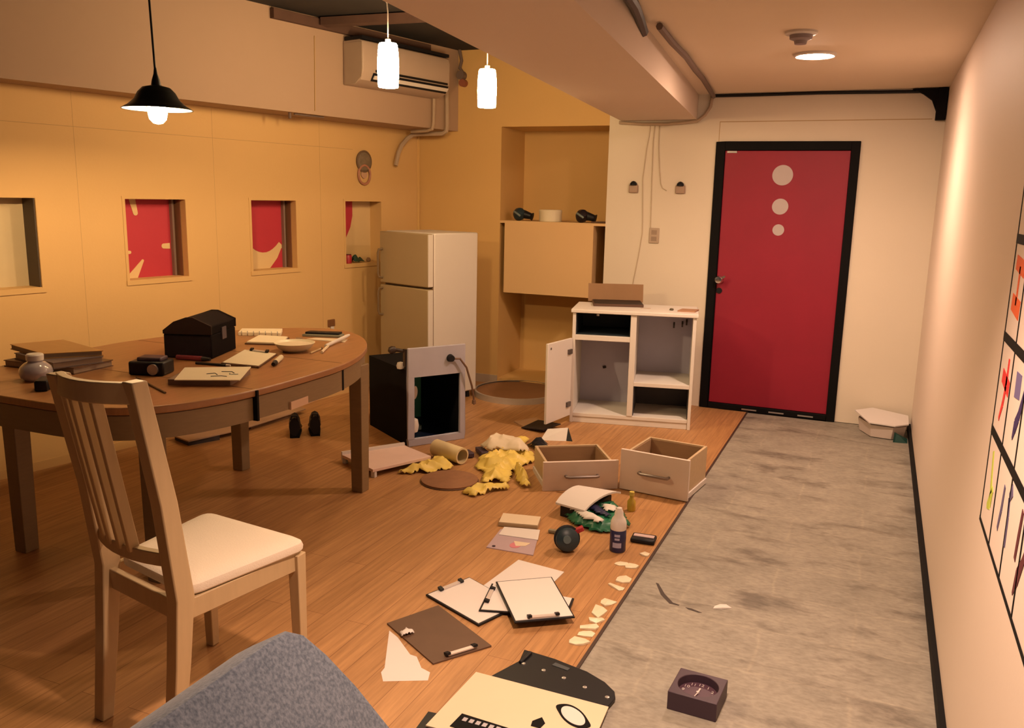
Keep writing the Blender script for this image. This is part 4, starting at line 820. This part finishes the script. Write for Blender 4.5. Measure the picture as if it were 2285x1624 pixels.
stick('pen', 'cream pen lying right of the bowl', 'pen', (-2.575, 3.57, TZ+0.007), (-2.655, 3.74, TZ+0.007), 0.007, M_CREAM, M_BLACKP)
stick('pencil', 'tan pencil lying just right of the bowl rim', 'pencil', (-2.615, 3.53, TZ+0.005), (-2.645, 3.66, TZ+0.005), 0.005, M_BIRCH, M_BLACKP)
stick('pencil', 'long thin dark pencil across the front of the table near the chair back', 'pencil', (-2.59, 2.535, TZ+0.004), (-2.905, 2.69, TZ+0.004), 0.004, M_BROWN, M_BLACKP)
stick('glue_stick', 'white glue stick with a dark cap at the table front', 'glue stick', (-2.645, 3.335, TZ+0.013), (-2.585, 3.215, TZ+0.013), 0.013, M_CREAMW, M_BLACKP)
stick('rod', 'thin dark rod sticking out behind the chest at the back table edge', 'rod', (-3.66, 3.60, TZ+0.005), (-3.42, 3.62, TZ+0.005), 0.005, M_BLACKP)
stick('red_tool', 'dark red handled tool lying in front of the chest', 'tool', (-3.08, 3.10, TZ+0.012), (-2.945, 3.125, TZ+0.012), 0.012, mat('dull_crimson', (0.22, 0.025, 0.04), 0.5), M_BLACKP)
stick('pen', 'black pen lying between the chest and the scribbled papers', 'pen', (-2.92, 3.055, TZ+0.006), (-2.76, 3.08, TZ+0.006), 0.006, M_BLACKP, M_WHITEP)
stick('sharpener', 'tiny brown piece beside the cream notebook', 'sharpener', (-2.91, 3.80, TZ+0.012), (-2.88, 3.82, TZ+0.012), 0.012, M_CARD)
# ------------------------------------------------------------------ floor: under and beyond the table
def shoe(label, x, y, rz):
    t = thing('shoe', label, 'shoe', (x, y, 0), rz, 'dark shoes under the table')
    n = 12; vs = []; fs = []; secs = [(0.0, 0.034, 0.125), (0.05, 0.038, 0.150), (0.10, 0.037, 0.085), (0.16, 0.044, 0.052), (0.22, 0.036, 0.036), (0.255, 0.010, 0.020)]
    for yy, hw, hh in secs:
        for k in range(n): a = math.pi*2*k/n; vs.append((hw*math.cos(a), yy, 0.012+hh*0.5+hh*0.5*math.sin(a)))
    for i in range(len(secs)-1):
        for k in range(n): fs.append((i*n+k, i*n+(k+1)%n, (i+1)*n+(k+1)%n, (i+1)*n+k))
    fs += [tuple(range(n))[::-1], tuple(range((len(secs)-1)*n, len(secs)*n))]
    MB().add(vs, fs).build('upper', M_BLACKP, t)
    MB().prism([(-0.030, 0), (0.030, 0), (0.034, 0.06), (0.040, 0.17), (0.030, 0.235), (0, 0.26), (-0.030, 0.235), (-0.040, 0.17), (-0.034, 0.06)], 0, 0.014).build('sole', M_BLACK, t)
    MB().tube([(-0.022, 0.0, 0.125), (-0.016, -0.004, 0.152), (0.016, -0.004, 0.152), (0.022, 0.0, 0.125)], 0.006).build('pull_tab', M_BLACKP, t)
shoe('dark shoe under the table, left of the pair', -3.40, 4.40, math.radians(35)); shoe('dark shoe under the table, right of the pair', -3.31, 4.50, math.radians(38))
t = thing('cardboard_strip', 'long pale flattened carton lying under the table along the wall', 'cardboard', (-3.95, 4.4, 0))
MB(t.location).prism([(-4.06, 4.0), (-3.86, 3.94), (-3.76, 4.30), (-3.72, 4.95), (-3.90, 5.02), (-4.0, 4.45)], 0.030, 0.040).build('panel', mat('pale_carton', (0.44, 0.28, 0.18), 0.8, var=0.08), t, bev=0.002)
MB(t.location).prism([(-4.05, 4.02), (-3.88, 3.96), (-3.80, 4.15), (-3.98, 4.25)], 0.0, 0.030).build('folded_end', mat('dark_carton', (0.04, 0.03, 0.03), 0.7), t)
MB(t.location).prism([(-3.96, 4.50), (-3.80, 4.45), (-3.76, 4.9), (-3.90, 4.95)], 0.0, 0.030).build('under_panel', MATS['pale_carton'], t)
t = thing('wooden_disc', 'low brown round board with a metal rim on the floor below the alcove', 'board', (-2.60, 6.25, 0))
MB(t.location).lathe([(0, 0.036), (0.335, 0.036), (0.335, 0.002), (0, 0.002)], 64, t.location).build('board', mat('mid_brown_board', (0.27, 0.13, 0.06), 0.6, var=0.15), t)
MB(t.location).lathe([(0.335, 0.0), (0.352, 0.0), (0.352, 0.046), (0.335, 0.046)], 64, t.location, None, False).build('rim', mat('pale_steel', (0.62, 0.60, 0.58), 0.4, metal=0.6), t)

# pale panel with legs
t = thing('floor_panel', 'pinkish white panel lying flat between the table leg and the yellow heap', 'panel', (-2.59, 4.2, 0))
P = [(-2.905, 4.152), (-2.621, 4.448), (-2.344, 4.317), (-2.501, 3.951)]
P = [(-2.83, 4.10), (-2.60, 4.44), (-2.344, 4.317), (-2.515, 3.945)]
MB(t.location).prism(P, 0.034, 0.052).build('panel', mat('pink_white_panel', (0.84, 0.62, 0.54), 0.5), t, bev=0.002)
for p_ in P:
    q = Vector(p_).lerp(Vector((t.location.x, t.location.y)), 0.08); MB(t.location).bb(q.x-0.012, q.x+0.012, q.y-0.012, q.y+0.012, 0, 0.034).build('foot', M_WHITEP, t)
MB(t.location).bar((P[0][0], P[0][1], 0.045), (P[1][0], P[1][1], 0.045), 0.016, 0.05).build('batten', M_WHITEP, t)

# yellow heap: yellow vinyl pieces, papers, roll
YG = 'crumpled yellow pieces on the floor'
tag(cloth('yellow_cloth', [(-2.44, 4.035), (-2.41, 4.20), (-2.36, 4.40), (-2.26, 4.40), (-2.17, 4.30), (-2.25, 4.17), (-2.34, 4.10)], 0.055, 1, M_YEL, freq=12), 'crumpled yellow piece nearest the pinkish panel', 'cloth', YG)
tag(cloth('yellow_cloth', [(-1.93, 4.12), (-1.98, 4.28), (-2.08, 4.36), (-2.14, 4.55), (-2.04, 4.74), (-1.86, 4.78), (-1.79, 4.64), (-1.84, 4.47), (-1.83, 4.36), (-1.79, 4.24), (-1.77, 4.17), (-1.85, 4.17)], 0.065, 2, M_YEL, rise=0.07, freq=13), 'big crumpled yellow sheet in the middle of the heap, right of the cork mat', 'cloth', YG)
tag(cloth('yellow_cloth', [(-1.955, 3.93), (-1.935, 4.04), (-1.85, 4.11), (-1.76, 4.165), (-1.735, 4.11), (-1.80, 4.02), (-1.87, 3.90)], 0.04, 4, M_YEL, rise=0.03, freq=13), 'small crumpled yellow piece in front of the cork mat', 'cloth', YG)
tag(cloth('yellow_cloth', [(-1.815, 4.46), (-1.74, 4.34), (-1.645, 4.20), (-1.665, 4.135), (-1.74, 4.20), (-1.80, 4.30), (-1.86, 4.42)], 0.12, 5, M_YEL, rise=0.04, freq=13), 'crumpled yellow strip standing up beside the left drawer', 'cloth', YG)
tag(cloth('yellow_cloth', [(-2.17, 4.88), (-2.09, 5.09), (-1.99, 5.05), (-2.00, 4.90), (-2.07, 4.83)], 0.05, 6, M_YEL), 'crumpled yellow piece farthest from the camera, behind the cream cloth', 'cloth', YG)
tag(cloth('white_cloth', [(-2.19, 4.64), (-2.14, 4.80), (-1.99, 4.84), (-1.86, 4.70), (-1.88, 4.60), (-2.00, 4.60), (-2.10, 4.57)], 0.075, 8, mat('cream_cloth', (0.78, 0.66, 0.48), 0.8), z=0.045, freq=6), 'crumpled cream cloth on top of the yellow heap', 'cloth')
t = thing('paper_roll', 'rolled cream paper lying in front of the toppled metal unit', 'paper roll', (-2.26, 4.45, 0))
MB(t.location).lathe([(0.040, 0), (0.052, 0.0), (0.050, 0.24), (0.040, 0.24), (0.040, 0.0)], 28, (-2.40, 4.485, 0.053), (0.93, -0.36, 0.0), False).build('roll', mat('cream_roll', (0.78, 0.64, 0.36), 0.6), t)
t = thing('cork_mat', 'round brown cork mat on the wooden floor by the yellow heap', 'mat', (-2.105, 4.095, 0))
MB(t.location).lathe([(0, 0.016), (0.150, 0.016), (0.160, 0.013), (0.160, 0.006), (0, 0.006)], 48, t.location).build('top', M_CORK, t)
MB(t.location).lathe([(0, 0.0), (0.163, 0.0), (0.165, 0.004), (0.160, 0.007), (0, 0.007)], 48, t.location).build('base', M_BROWN, t)
tag(MB((-2.2, 4.6, 0)).bar((-2.20, 4.68, 0.02), (-2.10, 4.56, 0.03), 0.05, 0.03).bar((-2.25, 4.60, 0.015), (-2.18, 4.53, 0.02), 0.04, 0.03).build('dark_strap', M_PLUM, bev=0.005), 'dark plum strap between the paper roll and the cream cloth', 'strap')
tag(cloth('black_cloth', [(-1.99, 4.93), (-1.93, 5.10), (-1.86, 5.02), (-1.80, 4.86), (-1.88, 4.84)], 0.06, 9, M_BLACKP), 'crumpled black cloth just behind the left drawer', 'cloth')
t = thing('cardboard_flap', 'torn tan cardboard flap on the floor near the cabinet door', 'cardboard', (-2.17, 5.46, 0))
MB(t.location).prism([(-2.28, 5.43), (-2.19, 5.60), (-2.06, 5.53), (-2.12, 5.30)], 0.0, 0.010).build('panel', mat('tan_flap', (0.48, 0.28, 0.15), 0.8), t)
t = thing('black_folder', 'open black folder lying below the cabinet door', 'folder', (-2.05, 5.38, 0))
MB(t.location).add([(-2.17, 5.30, 0.011), (-2.13, 5.52, 0.02), (-1.93, 5.44, 0.035), (-1.99, 5.25, 0.03), (-2.17, 5.30, 0.006), (-2.13, 5.52, 0.006), (-1.93, 5.44, 0.028), (-1.99, 5.25, 0.022)], [(0,1,2,3),(7,6,5,4),(0,4,5,1),(1,5,6,2),(2,6,7,3),(3,7,4,0)]).build('cover', M_BLACKP, t)
t = thing('white_card', 'white folded card propped behind the left drawer', 'card', (-1.87, 5.20, 0))
MB(t.location).add([(-1.95, 5.10, 0.0), (-1.79, 5.16, 0.0), (-1.80, 5.22, 0.075), (-1.93, 5.18, 0.06), (-1.95, 5.104, 0.0), (-1.79, 5.164, 0.0), (-1.80, 5.224, 0.075), (-1.93, 5.184, 0.06)], [(0,1,2,3),(7,6,5,4),(0,4,5,1),(1,5,6,2),(2,6,7,3),(3,7,4,0)]).build('panel', M_WHITE, t)
MB(t.location).add([(-1.80, 5.222, 0.075), (-1.79, 5.165, 0.0), (-1.75, 5.17, 0.0), (-1.80, 5.226, 0.075), (-1.79, 5.170, 0.0), (-1.75, 5.175, 0.0)], [(0,1,2),(5,4,3),(0,3,4,1),(1,4,5,2),(2,5,3,0)]).build('black_flap', M_BLACKP, t)

# bag, book, bottle cluster
tag(cloth('green_bag', [(-1.375, 3.90), (-1.33, 4.06), (-1.17, 4.18), (-1.06, 4.02), (-0.985, 3.88), (-1.01, 3.81), (-1.12, 3.72), (-1.26, 3.76)], 0.055, 11, M_GRN, rise=0.05), 'dark green crumpled bag under the open white book', 'bag')
t = thing('open_book', 'white paper book splayed face down over the green bag', 'book', (-1.27, 4.0, 0))
vs = []
for u in range(9):
    for v in range(2):
        a = Vector((-1.385, 3.865)).lerp(Vector((-1.345, 4.16)), u/8) if v == 0 else Vector((-1.215, 3.82)).lerp(Vector((-1.13, 4.165)), u/8)
        z = 0.060 + 0.030*math.sin(math.pi*u/8)**0.7*(1) + (0.0 if v else 0.0); vs.append((a.x, a.y, z))
vt = [(x, y, z+0.010) for x, y, z in vs]; N_ = len(vs)
fs = [(2*i, 2*i+1, 2*i+3, 2*i+2) for i in range(8)]; fs2 = [tuple(k+N_ for k in f)[::-1] for f in fs]
sidef = [(2*i, 2*i+2, N_+2*i+2, N_+2*i) for i in range(8)] + [(2*i+3, 2*i+1, N_+2*i+1, N_+2*i+3) for i in range(8)] + [(1, 0, N_, N_+1), (16, 17, N_+17, N_+16)]
MB(t.location).add(vs+vt, fs+fs2+sidef).build('pages', M_PAPER, t)
MB(t.location).prism([(-1.36, 3.87), (-1.325, 4.12), (-1.17, 4.13), (-1.22, 3.84)], 0.0, 0.058).build('under_stack', M_BLACKP, t)
tag(cloth('white_scrap', [(-1.33, 3.87), (-1.25, 3.90), (-1.10, 3.80), (-1.12, 3.735), (-1.20, 3.76)], 0.03, 13, M_WHITE, z=0.048), 'crumpled white tissue on the near side of the green bag', 'tissue', 'white tissues on the green bag')
tag(cloth('white_scrap', [(-1.19, 3.98), (-1.10, 3.99), (-1.06, 3.91), (-1.14, 3.88)], 0.03, 14, M_WHITE, z=0.055), 'crumpled white tissue on the green bag behind the spray bottle', 'tissue', 'white tissues on the green bag')
tag(cloth('navy_cloth', [(-1.27, 3.91), (-1.20, 3.97), (-1.12, 3.90), (-1.07, 3.84), (-1.10, 3.815), (-1.18, 3.86)], 0.025, 15, M_NAVY, z=0.053), 'crumpled navy cloth between the two tissues on the green bag', 'cloth')
t = thing('spray_bottle', 'navy bottle with a white domed cap standing on the wooden floor', 'bottle', (-0.975, 3.580, 0))
l_ = t.location
MB(l_).lathe([(0, 0), (0.033, 0), (0.037, 0.006), (0.037, 0.100), (0.035, 0.106), (0, 0.106)], 32, l_).build('body', M_NAVY, t)
MB(l_).lathe([(0.035, 0.104), (0.037, 0.112), (0.036, 0.138), (0.030, 0.156), (0.021, 0.168), (0.020, 0.186), (0.015, 0.196), (0.012, 0.206), (0.0, 0.210)], 32, l_).build('cap', mat('milky_white_cap', (0.78, 0.70, 0.64), 0.4), t)
m = MB(l_)
for z, hh, da in ((0.026, 0.024, 0.55), (0.062, 0.010, 0.30), (0.078, 0.012, 0.34)):
    a0 = math.atan2(-3.58, 0.975) - 0.1
    vs = []; k_ = 8
    for q in range(k_+1):
        a = a0-da+2*da*q/k_; vs += [(l_[0]+0.0376*math.cos(a), l_[1]+0.0376*math.sin(a), z), (l_[0]+0.0376*math.cos(a), l_[1]+0.0376*math.sin(a), z+hh)]
    m.add(vs, [(2*q, 2*q+2, 2*q+3, 2*q+1) for q in range(k_)])
m.build('printed_label', mat('pale_lilac_print', (0.40, 0.37, 0.52), 0.5), t)
t = thing('glass_bottle', 'small clear bottle with yellow liquid standing before the right drawer', 'bottle', (-1.055, 4.105, 0))
l_ = t.location
MB(l_).lathe([(0, 0), (0.020, 0), (0.022, 0.004), (0.022, 0.05), (0.010, 0.068), (0.010, 0.082), (0, 0.082)], 20, l_).build('body', mat('amber_liquid', (0.55, 0.38, 0.05), 0.15, var=0.2), t)
MB(l_).cyl((l_[0], l_[1], 0.082), (l_[0], l_[1], 0.102), 0.013).build('cap', mat('yellow_cap', (0.70, 0.55, 0.12), 0.4), t)
t = thing('round_toy', 'dark teal round object with a red clip on the wooden floor', 'toy', (-1.185, 3.475, 0))
l_ = t.location
MB(l_).lathe([(0, -0.045), (0.034, -0.043), (0.052, -0.03), (0.056, 0), (0.052, 0.03), (0.034, 0.043), (0, 0.045)], 28, (l_[0], l_[1], 0.056), (0.45, -0.85, 0.25)).build('drum', M_TEAL, t)
MB(l_).lathe([(0.052, -0.008), (0.060, -0.006), (0.060, 0.006), (0.052, 0.008)], 28, (l_[0], l_[1], 0.060), (0.45, -0.85, 0.25), False).build('band', M_BLACKP, t)
MB(l_).cyl((l_[0]+0.012, l_[1]-0.036, 0.070), (l_[0]+0.018, l_[1]-0.046, 0.072), 0.018).build('hub', mat('teal_hub', (0.10, 0.15, 0.17), 0.4), t)
MB(l_).bar((l_[0]+0.030, l_[1]+0.03, 0.088), (l_[0]+0.062, l_[1]+0.045, 0.105), 0.028, 0.022).build('clip', M_REDP, t, bev=0.004)
tag(MB((-1.30, 3.64, 0)).bar((-1.335, 3.64, 0.010), (-1.265, 3.645, 0.010), 0.022, 0.016).lathe([(0, 0), (0.012, 0.002), (0.010, 0.014), (0, 0.016)], 12, (-1.255, 3.645, 0.004)).build('lighter', mat('olive_grey', (0.26, 0.22, 0.14), 0.5), bev=0.004), 'small olive lighter left of the dark teal object', 'lighter')
t = thing('glasses_case', 'small black case with a pale stripe at the edge of the wooden floor', 'case', (-0.893, 3.74, 0), math.radians(4))
MB().bb(-0.058, 0.056, -0.042, 0.040, 0.0, 0.024).build('case', M_BLACKP, t, bev=0.008)
MB().bb(-0.048, 0.048, -0.012, 0.018, 0.024, 0.0265).build('stripe', mat('pale_stripe', (0.62, 0.46, 0.46), 0.3), t)
t = thing('envelope', 'cream envelope lying on the wooden floor left of the dark teal object', 'envelope', (-1.50, 3.69, 0))
MB(t.location).prism([(-1.585, 3.606), (-1.614, 3.726), (-1.424, 3.765), (-1.395, 3.649)], 0.0, 0.020).build('body', mat('envelope_edge', (0.50, 0.36, 0.20), 0.8), t, bev=0.003)
MB(t.location).prism([(-1.583, 3.608), (-1.612, 3.726), (-1.424, 3.763), (-1.397, 3.650)], 0.020, 0.022).build('flap', M_CREAM, t)
t = thing('plastic_sleeve', 'milky plastic sleeve with a pink print below the cream envelope', 'sleeve', (-1.44, 3.48, 0))
MB(t.location).prism([(-1.527, 3.343), (-1.556, 3.57), (-1.378, 3.63), (-1.300, 3.354)], 0.0, 0.004).build('sleeve', M_LILACP, t)
MB(t.location).prism([(-1.534, 3.498), (-1.549, 3.596), (-1.378, 3.636), (-1.343, 3.519)], 0.004, 0.007).build('paper', M_PAPER, t)
m = MB(t.location).prism(ngon(-1.415, 3.42, 0.026, 0.034, 16), 0.004, 0.0052); m.build('pink_print', M_PINK, t)
MB(t.location).prism([(-1.44, 3.46), (-1.36, 3.47), (-1.37, 3.43), (-1.41, 3.41)], 0.004, 0.0056).build('yellow_print', M_CREAM, t)
MB(t.location).lathe([(0.008, 0.004), (0.008, 0.007), (0, 0.007)], 10, (-1.50, 3.365, 0)).build('snap', M_PLUM, t)

# paper scraps along the edge of the wooden floor
scraps = [(-0.838, 3.584, 0.050, 0.034), (-0.916, 3.445, 0.058, 0.030), (-0.866, 3.432, 0.040, 0.034), (-0.868, 3.292, 0.050, 0.055), (-0.872, 3.211, 0.070, 0.032), (-0.866, 3.062, 0.052, 0.044),
          (-0.872, 2.978, 0.052, 0.075), (-0.856, 2.905, 0.045, 0.034), (-0.868, 2.838, 0.055, 0.034), (-0.866, 2.784, 0.052, 0.034), (-0.872, 2.718, 0.062, 0.046)]
ords = ['farthest scrap of the row, beside the black case', 'second scrap from the far end of the row', 'third scrap from the far end of the row', 'fourth scrap from the far end of the row', 'fifth scrap from the far end, a slanted strip', 'middle scrap of the row',
        'tall torn scrap just below the middle of the row', 'fourth scrap from the near end of the row', 'third scrap from the near end of the row', 'second scrap from the near end of the row', 'nearest scrap of the row, closest to the cream folder']
for k, (x, y, w, h) in enumerate(scraps):
    rr = random.Random(k+3); pts = []
    a0 = rr.uniform(0.25, 0.55) + (-0.8 if k == 4 else 0)
    for q in range(7):
        a = 2*math.pi*q/7; r_ = rr.uniform(0.62, 1.18); u, v = w*0.74*r_*math.cos(a), h*0.70*r_*math.sin(a)
        pts.append((min(x+u*math.cos(a0)-v*math.sin(a0), -0.829), y+u*math.sin(a0)+v*math.cos(a0)))
    m = MB(cen(pts, 0)); n = len(pts); zs = [0.002+rr.uniform(0, 0.007) for _ in pts]
    m.add([(p[0], p[1], z) for p, z in zip(pts, zs)]+[(x, y, 0.008)]+[(p[0], p[1], 0.0005) for p in pts], [(i, (i+1)%n, n) for i in range(n)]+[(i, n+1+i, n+1+(i+1)%n, (i+1)%n) for i in range(n)]+[tuple(range(n+1, 2*n+1))[::-1]])
    tag(m.build('paper_scrap', M_CREAMW, smooth=False), 'torn white paper piece, ' + ords[k], 'paper scrap', 'paper scraps along the wooden floor edge')
pts = [(-0.472, 3.205), (-0.440, 3.212), (-0.405, 3.240), (-0.425, 3.246), (-0.430, 3.262), (-0.452, 3.240), (-0.470, 3.228)]
m = MB(cen(pts, 0)); n = 7
m.add([(p[0], p[1], -0.002+0.006*(i % 2)) for i, p in enumerate(pts)]+[(-0.44, 3.23, 0.005)]+[(p[0], p[1], -0.004) for p in pts], [(i, (i+1)%n, n) for i in range(n)]+[(i, n+1+i, n+1+(i+1)%n, (i+1)%n) for i in range(n)]+[tuple(range(n+1, 2*n+1))[::-1]])
tag(m.build('paper_scrap', M_PAPER, smooth=False), 'single torn white paper piece lying out on the concrete', 'paper scrap', 'paper scraps along the wooden floor edge')

# clipboards and papers in the middle of the floor
tag(sheet('paper_sheet', [(-1.341, 3.281), (-1.116, 3.252), (-1.13, 2.955), (-1.374, 2.97)], 0.0005, 0.0025, M_PAPER), 'plain white sheet sticking out behind the clipboards', 'paper')
GC = 'clipboards on the floor'
clipboard('white clipboard lying leftmost of the three overlapping on the floor', [(-1.541, 2.796), (-1.454, 3.015), (-1.165, 2.875), (-1.243, 2.664)], 0.004, M_BLACKP, M_PAPER, 0, group=GC)
clipboard('white clipboard mostly hidden beneath the topmost clipboard', [(-1.285, 2.752), (-1.336, 2.984), (-0.985, 3.005), (-0.962, 2.855)], 0.0135, M_BLACKP, M_PAPER, 0, group=GC)
clipboard('white clipboard with a black border lying topmost of the overlapping three', [(-0.923, 2.833), (-1.112, 2.697), (-1.315, 2.976), (-1.124, 3.119)], 0.029, M_BLACKP, M_PAPER, 0, group=GC)
clipboard('dark brown clipboard without paper lying nearest the grey armchair', [(-1.272, 2.361), (-1.140, 2.555), (-1.456, 2.744), (-1.562, 2.535)], 0.0005, M_HARDB, None, 0, group=GC)
tag(sheet('torn_sheet', [(-1.530, 2.500), (-1.476, 2.470), (-1.377, 2.387), (-1.349, 2.384), (-1.299, 2.328), (-1.259, 2.316), (-1.242, 2.27), (-1.373, 2.202), (-1.408, 2.246), (-1.412, 2.275)][::1], 0.0, 0.0004, M_PAPER), 'torn white sheet tucked under the dark brown clipboard', 'paper')
tag(cloth('paper_wad', [(-1.478, 2.482), (-1.472, 2.515), (-1.448, 2.530), (-1.427, 2.513), (-1.435, 2.470), (-1.455, 2.462)], 0.014, 21, M_PAPER, z=0.0085, step=0.006, rise=0.012), 'small white paper wad on the dark brown clipboard', 'paper wad')

# big cream sheet and black folder
t = thing('black_binder', 'black riveted folder sticking out beyond the cream board', 'folder', (-0.85, 2.45, 0))
m = MB(t.location); P = [(-1.021, 2.572), (-0.900, 2.560), (-0.774, 2.531), (-0.700, 2.495), (-0.655, 2.455), (-0.642, 2.420), (-0.655, 2.33), (-1.06, 2.36), (-1.008, 2.495)]
m.prism(P, 0.001, 0.012).build('cover', M_BLACKP, t, bev=0.003)
m = MB(t.location); m.bar((-0.998, 2.480, 0.014), (-0.99, 2.555, 0.016), 0.014, 0.012); m.build('hinge', M_BLACKP, t, bev=0.003)
for x, y in ((-0.987, 2.482), (-0.909, 2.472), (-0.831, 2.457), (-0.750, 2.434), (-0.667, 2.411)):
    MB(t.location).lathe([(0.008, 0.011), (0.007, 0.0145), (0, 0.016)], 14, (x, y, 0)).build('rivet', M_METAL, t)
MB(t.location).prism([(-0.895, 2.515), (-0.835, 2.505), (-0.832, 2.522), (-0.890, 2.535)], 0.0122, 0.0135).build('tag', mat('dim_tag', (0.06, 0.07, 0.08), 0.4), t)
t = thing('cream_board', 'big cream cardboard sheet with an eye-shaped black ring, nearest the camera', 'board', (-0.87, 2.22, 0))
P = [(-1.108, 2.359), (-0.646, 2.356), (-0.628, 2.05), (-1.118, 2.03)]
MB(t.location).prism(P, 0.0125, 0.0175).build('sheet', M_CREAM, t)
ey = []; ei = []
for q in range(40):
    a = 2*math.pi*q/40; x, y = math.cos(a), math.sin(a); sx = 1+0.20*abs(x)**9
    ey.append((-0.731+0.056*x*sx*0.98-0.0*y, 2.262+0.043*y-0.028*x)); ei.append((-0.731+0.045*x, 2.262+0.034*y-0.022*x))
MB(t.location).prism(ey, 0.0176, 0.0186).build('eye_ring', M_BLACK, t); MB(t.location).prism(ei, 0.0187, 0.0194).build('eye_centre', M_PAPER, t)
MB(t.location).prism([(-0.835, 2.185), (-0.815, 2.215), (-0.795, 2.190), (-0.80, 2.16), (-0.83, 2.16)], 0.0176, 0.0186).build('black_mark', M_BLACK, t)
MB(t.location).prism([(-1.045, 2.128), (-0.86, 2.12), (-0.84, 2.05), (-1.05, 2.055)], 0.0176, 0.019).build('black_block', M_BLACK, t)
mm = MB(t.location); [mm.bb(-1.03+0.022*k, -1.016+0.022*k, 2.095, 2.113, 0.019, 0.0196) for k in range(6)]; mm.build('pale_lettering', mat('grey_letter', (0.45, 0.42, 0.45), 0.6), t)
tag(sheet('black_card', [(-1.150, 2.105), (-1.095, 2.11), (-1.06, 2.00), (-1.14, 1.98)], 0.001, 0.009, M_BLACKP), 'black card peeking out at the near left corner of the cream board', 'card')

# desk clock on the concrete
t = thing('desk_clock', 'square plum-black clock with a recessed round dial lying on the concrete', 'clock', (-0.402, 2.53, -0.004), math.radians(-3))
s_ = 0.078; m = MB(); n = 32; hh = 0.062
sq = []
for k in range(n):
    a = 2*math.pi*k/n+math.pi/4; c_, d_ = math.cos(a), math.sin(a); q = max(abs(c_), abs(d_)); sq.append((s_*c_/q, s_*d_/q))
ci = [(0.064*math.cos(2*math.pi*k/n+math.pi/4), 0.064*math.sin(2*math.pi*k/n+math.pi/4)) for k in range(n)]
vs = [(x, y, 0) for x, y in sq]+[(x, y, hh) for x, y in sq]+[(x, y, hh) for x, y in ci]+[(x, y, hh-0.030) for x, y in ci]
fs = []
for k in range(n):
    j = (k+1) % n; fs += [(k, j, n+j, n+k), (n+k, n+j, 2*n+j, 2*n+k), (2*n+k, 2*n+j, 3*n+j, 3*n+k)]
fs += [tuple(range(n))[::-1], tuple(range(3*n, 4*n))]
m.add(vs, fs).build('case', M_PLUM, t, bev=0.002)
MB().lathe([(0.063, hh-0.0295), (0.063, hh-0.028), (0, hh-0.028)], 32).build('dial', mat('plum_dial', (0.085, 0.040, 0.062), 0.5), t)
TXT = {}
def digits(s): 
    cu = bpy.data.curves.new('digits', 'FONT'); cu.body = s; cu.size = 0.020; cu.align_x = 'CENTER'; cu.align_y = 'CENTER'; cu.extrude = 0.0004
    o = bpy.data.objects.new('tmp', cu); me = bpy.data.meshes.new_from_object(o); bpy.data.objects.remove(o); return me
for k in range(1, 13):
    a = math.pi/2 - 2*math.pi*k/12; me = digits(str(k)); me.materials.append(mat('pale_digits', (0.60, 0.52, 0.50), 0.5))
    o = bpy.data.objects.new('numeral', me); COL.objects.link(o); o.parent = t; o.location = (0.048*math.cos(a), 0.048*math.sin(a), hh-0.0272)
MB().bar((0, -0.004, hh-0.025), (0.002, 0.026, hh-0.025), 0.005, 0.0015).bar((0.002, 0, hh-0.0235), (-0.004, -0.030, hh-0.0235), 0.003, 0.0015).cyl((0, 0, hh-0.028), (0, 0, hh-0.022), 0.005, n=12).build('hands', MATS['pale_digits'], t)

# white carton in the far right corner
t = thing('white_carton', 'small crushed white carton with its lid ajar by the right wall', 'carton', (0.13, 6.33, 0))
P = [(-0.03, 6.42), (0.055, 6.235), (0.200, 6.215), (0.285, 6.29), (0.285, 6.48), (0.02, 6.50)]
cc = Vector((0.13, 6.35)); m = MB(t.location); n = 6
m.add([(*(cc+(Vector(p)-cc)*0.90), 0) for p in P]+[(p[0], p[1], 0.088) for p in P], [tuple(range(n))[::-1], tuple(range(n, 2*n))]+[(i, (i+1)%n, n+(i+1)%n, n+i) for i in range(n)])
m.build('body', mat('carton_white', (0.68, 0.57, 0.51), 0.7), t, bev=0.003)
m = MB(t.location); m.prism([tuple(cc+(Vector(p)-cc)*0.97) for p in P], 0.088, 0.097).build('dark_gap', M_BROWN, t)
m = MB(t.location); L3 = [(-0.055, 6.43, 0.128), (0.045, 6.215, 0.100), (0.21, 6.20, 0.098), (0.296, 6.29, 0.098), (0.296, 6.50, 0.112), (0.06, 6.55, 0.132)]
m.add([p for p in L3]+[(p[0], p[1], p[2]+0.008) for p in L3], [tuple(range(n))[::-1], tuple(range(n, 2*n))]+[(i, (i+1)%n, n+(i+1)%n, n+i) for i in range(n)]).build('lid', M_PAPER, t)
tag(MB((0.25, 6.19, 0)).add([(0.205, 6.175, -0.004), (0.295, 6.19, -0.004), (0.295, 6.24, 0.012), (0.21, 6.205, 0.060), (0.205, 6.18, -0.004), (0.295, 6.196, -0.004), (0.295, 6.25, 0.012), (0.21, 6.212, 0.060)], [(0,1,2,3),(7,6,5,4),(0,4,5,1),(1,5,6,2),(2,6,7,3),(3,7,4,0)]).build('green_wedge', mat('deep_green', (0.008, 0.055, 0.045), 0.5)), 'small dark green piece leaning on the white carton', 'wedge')
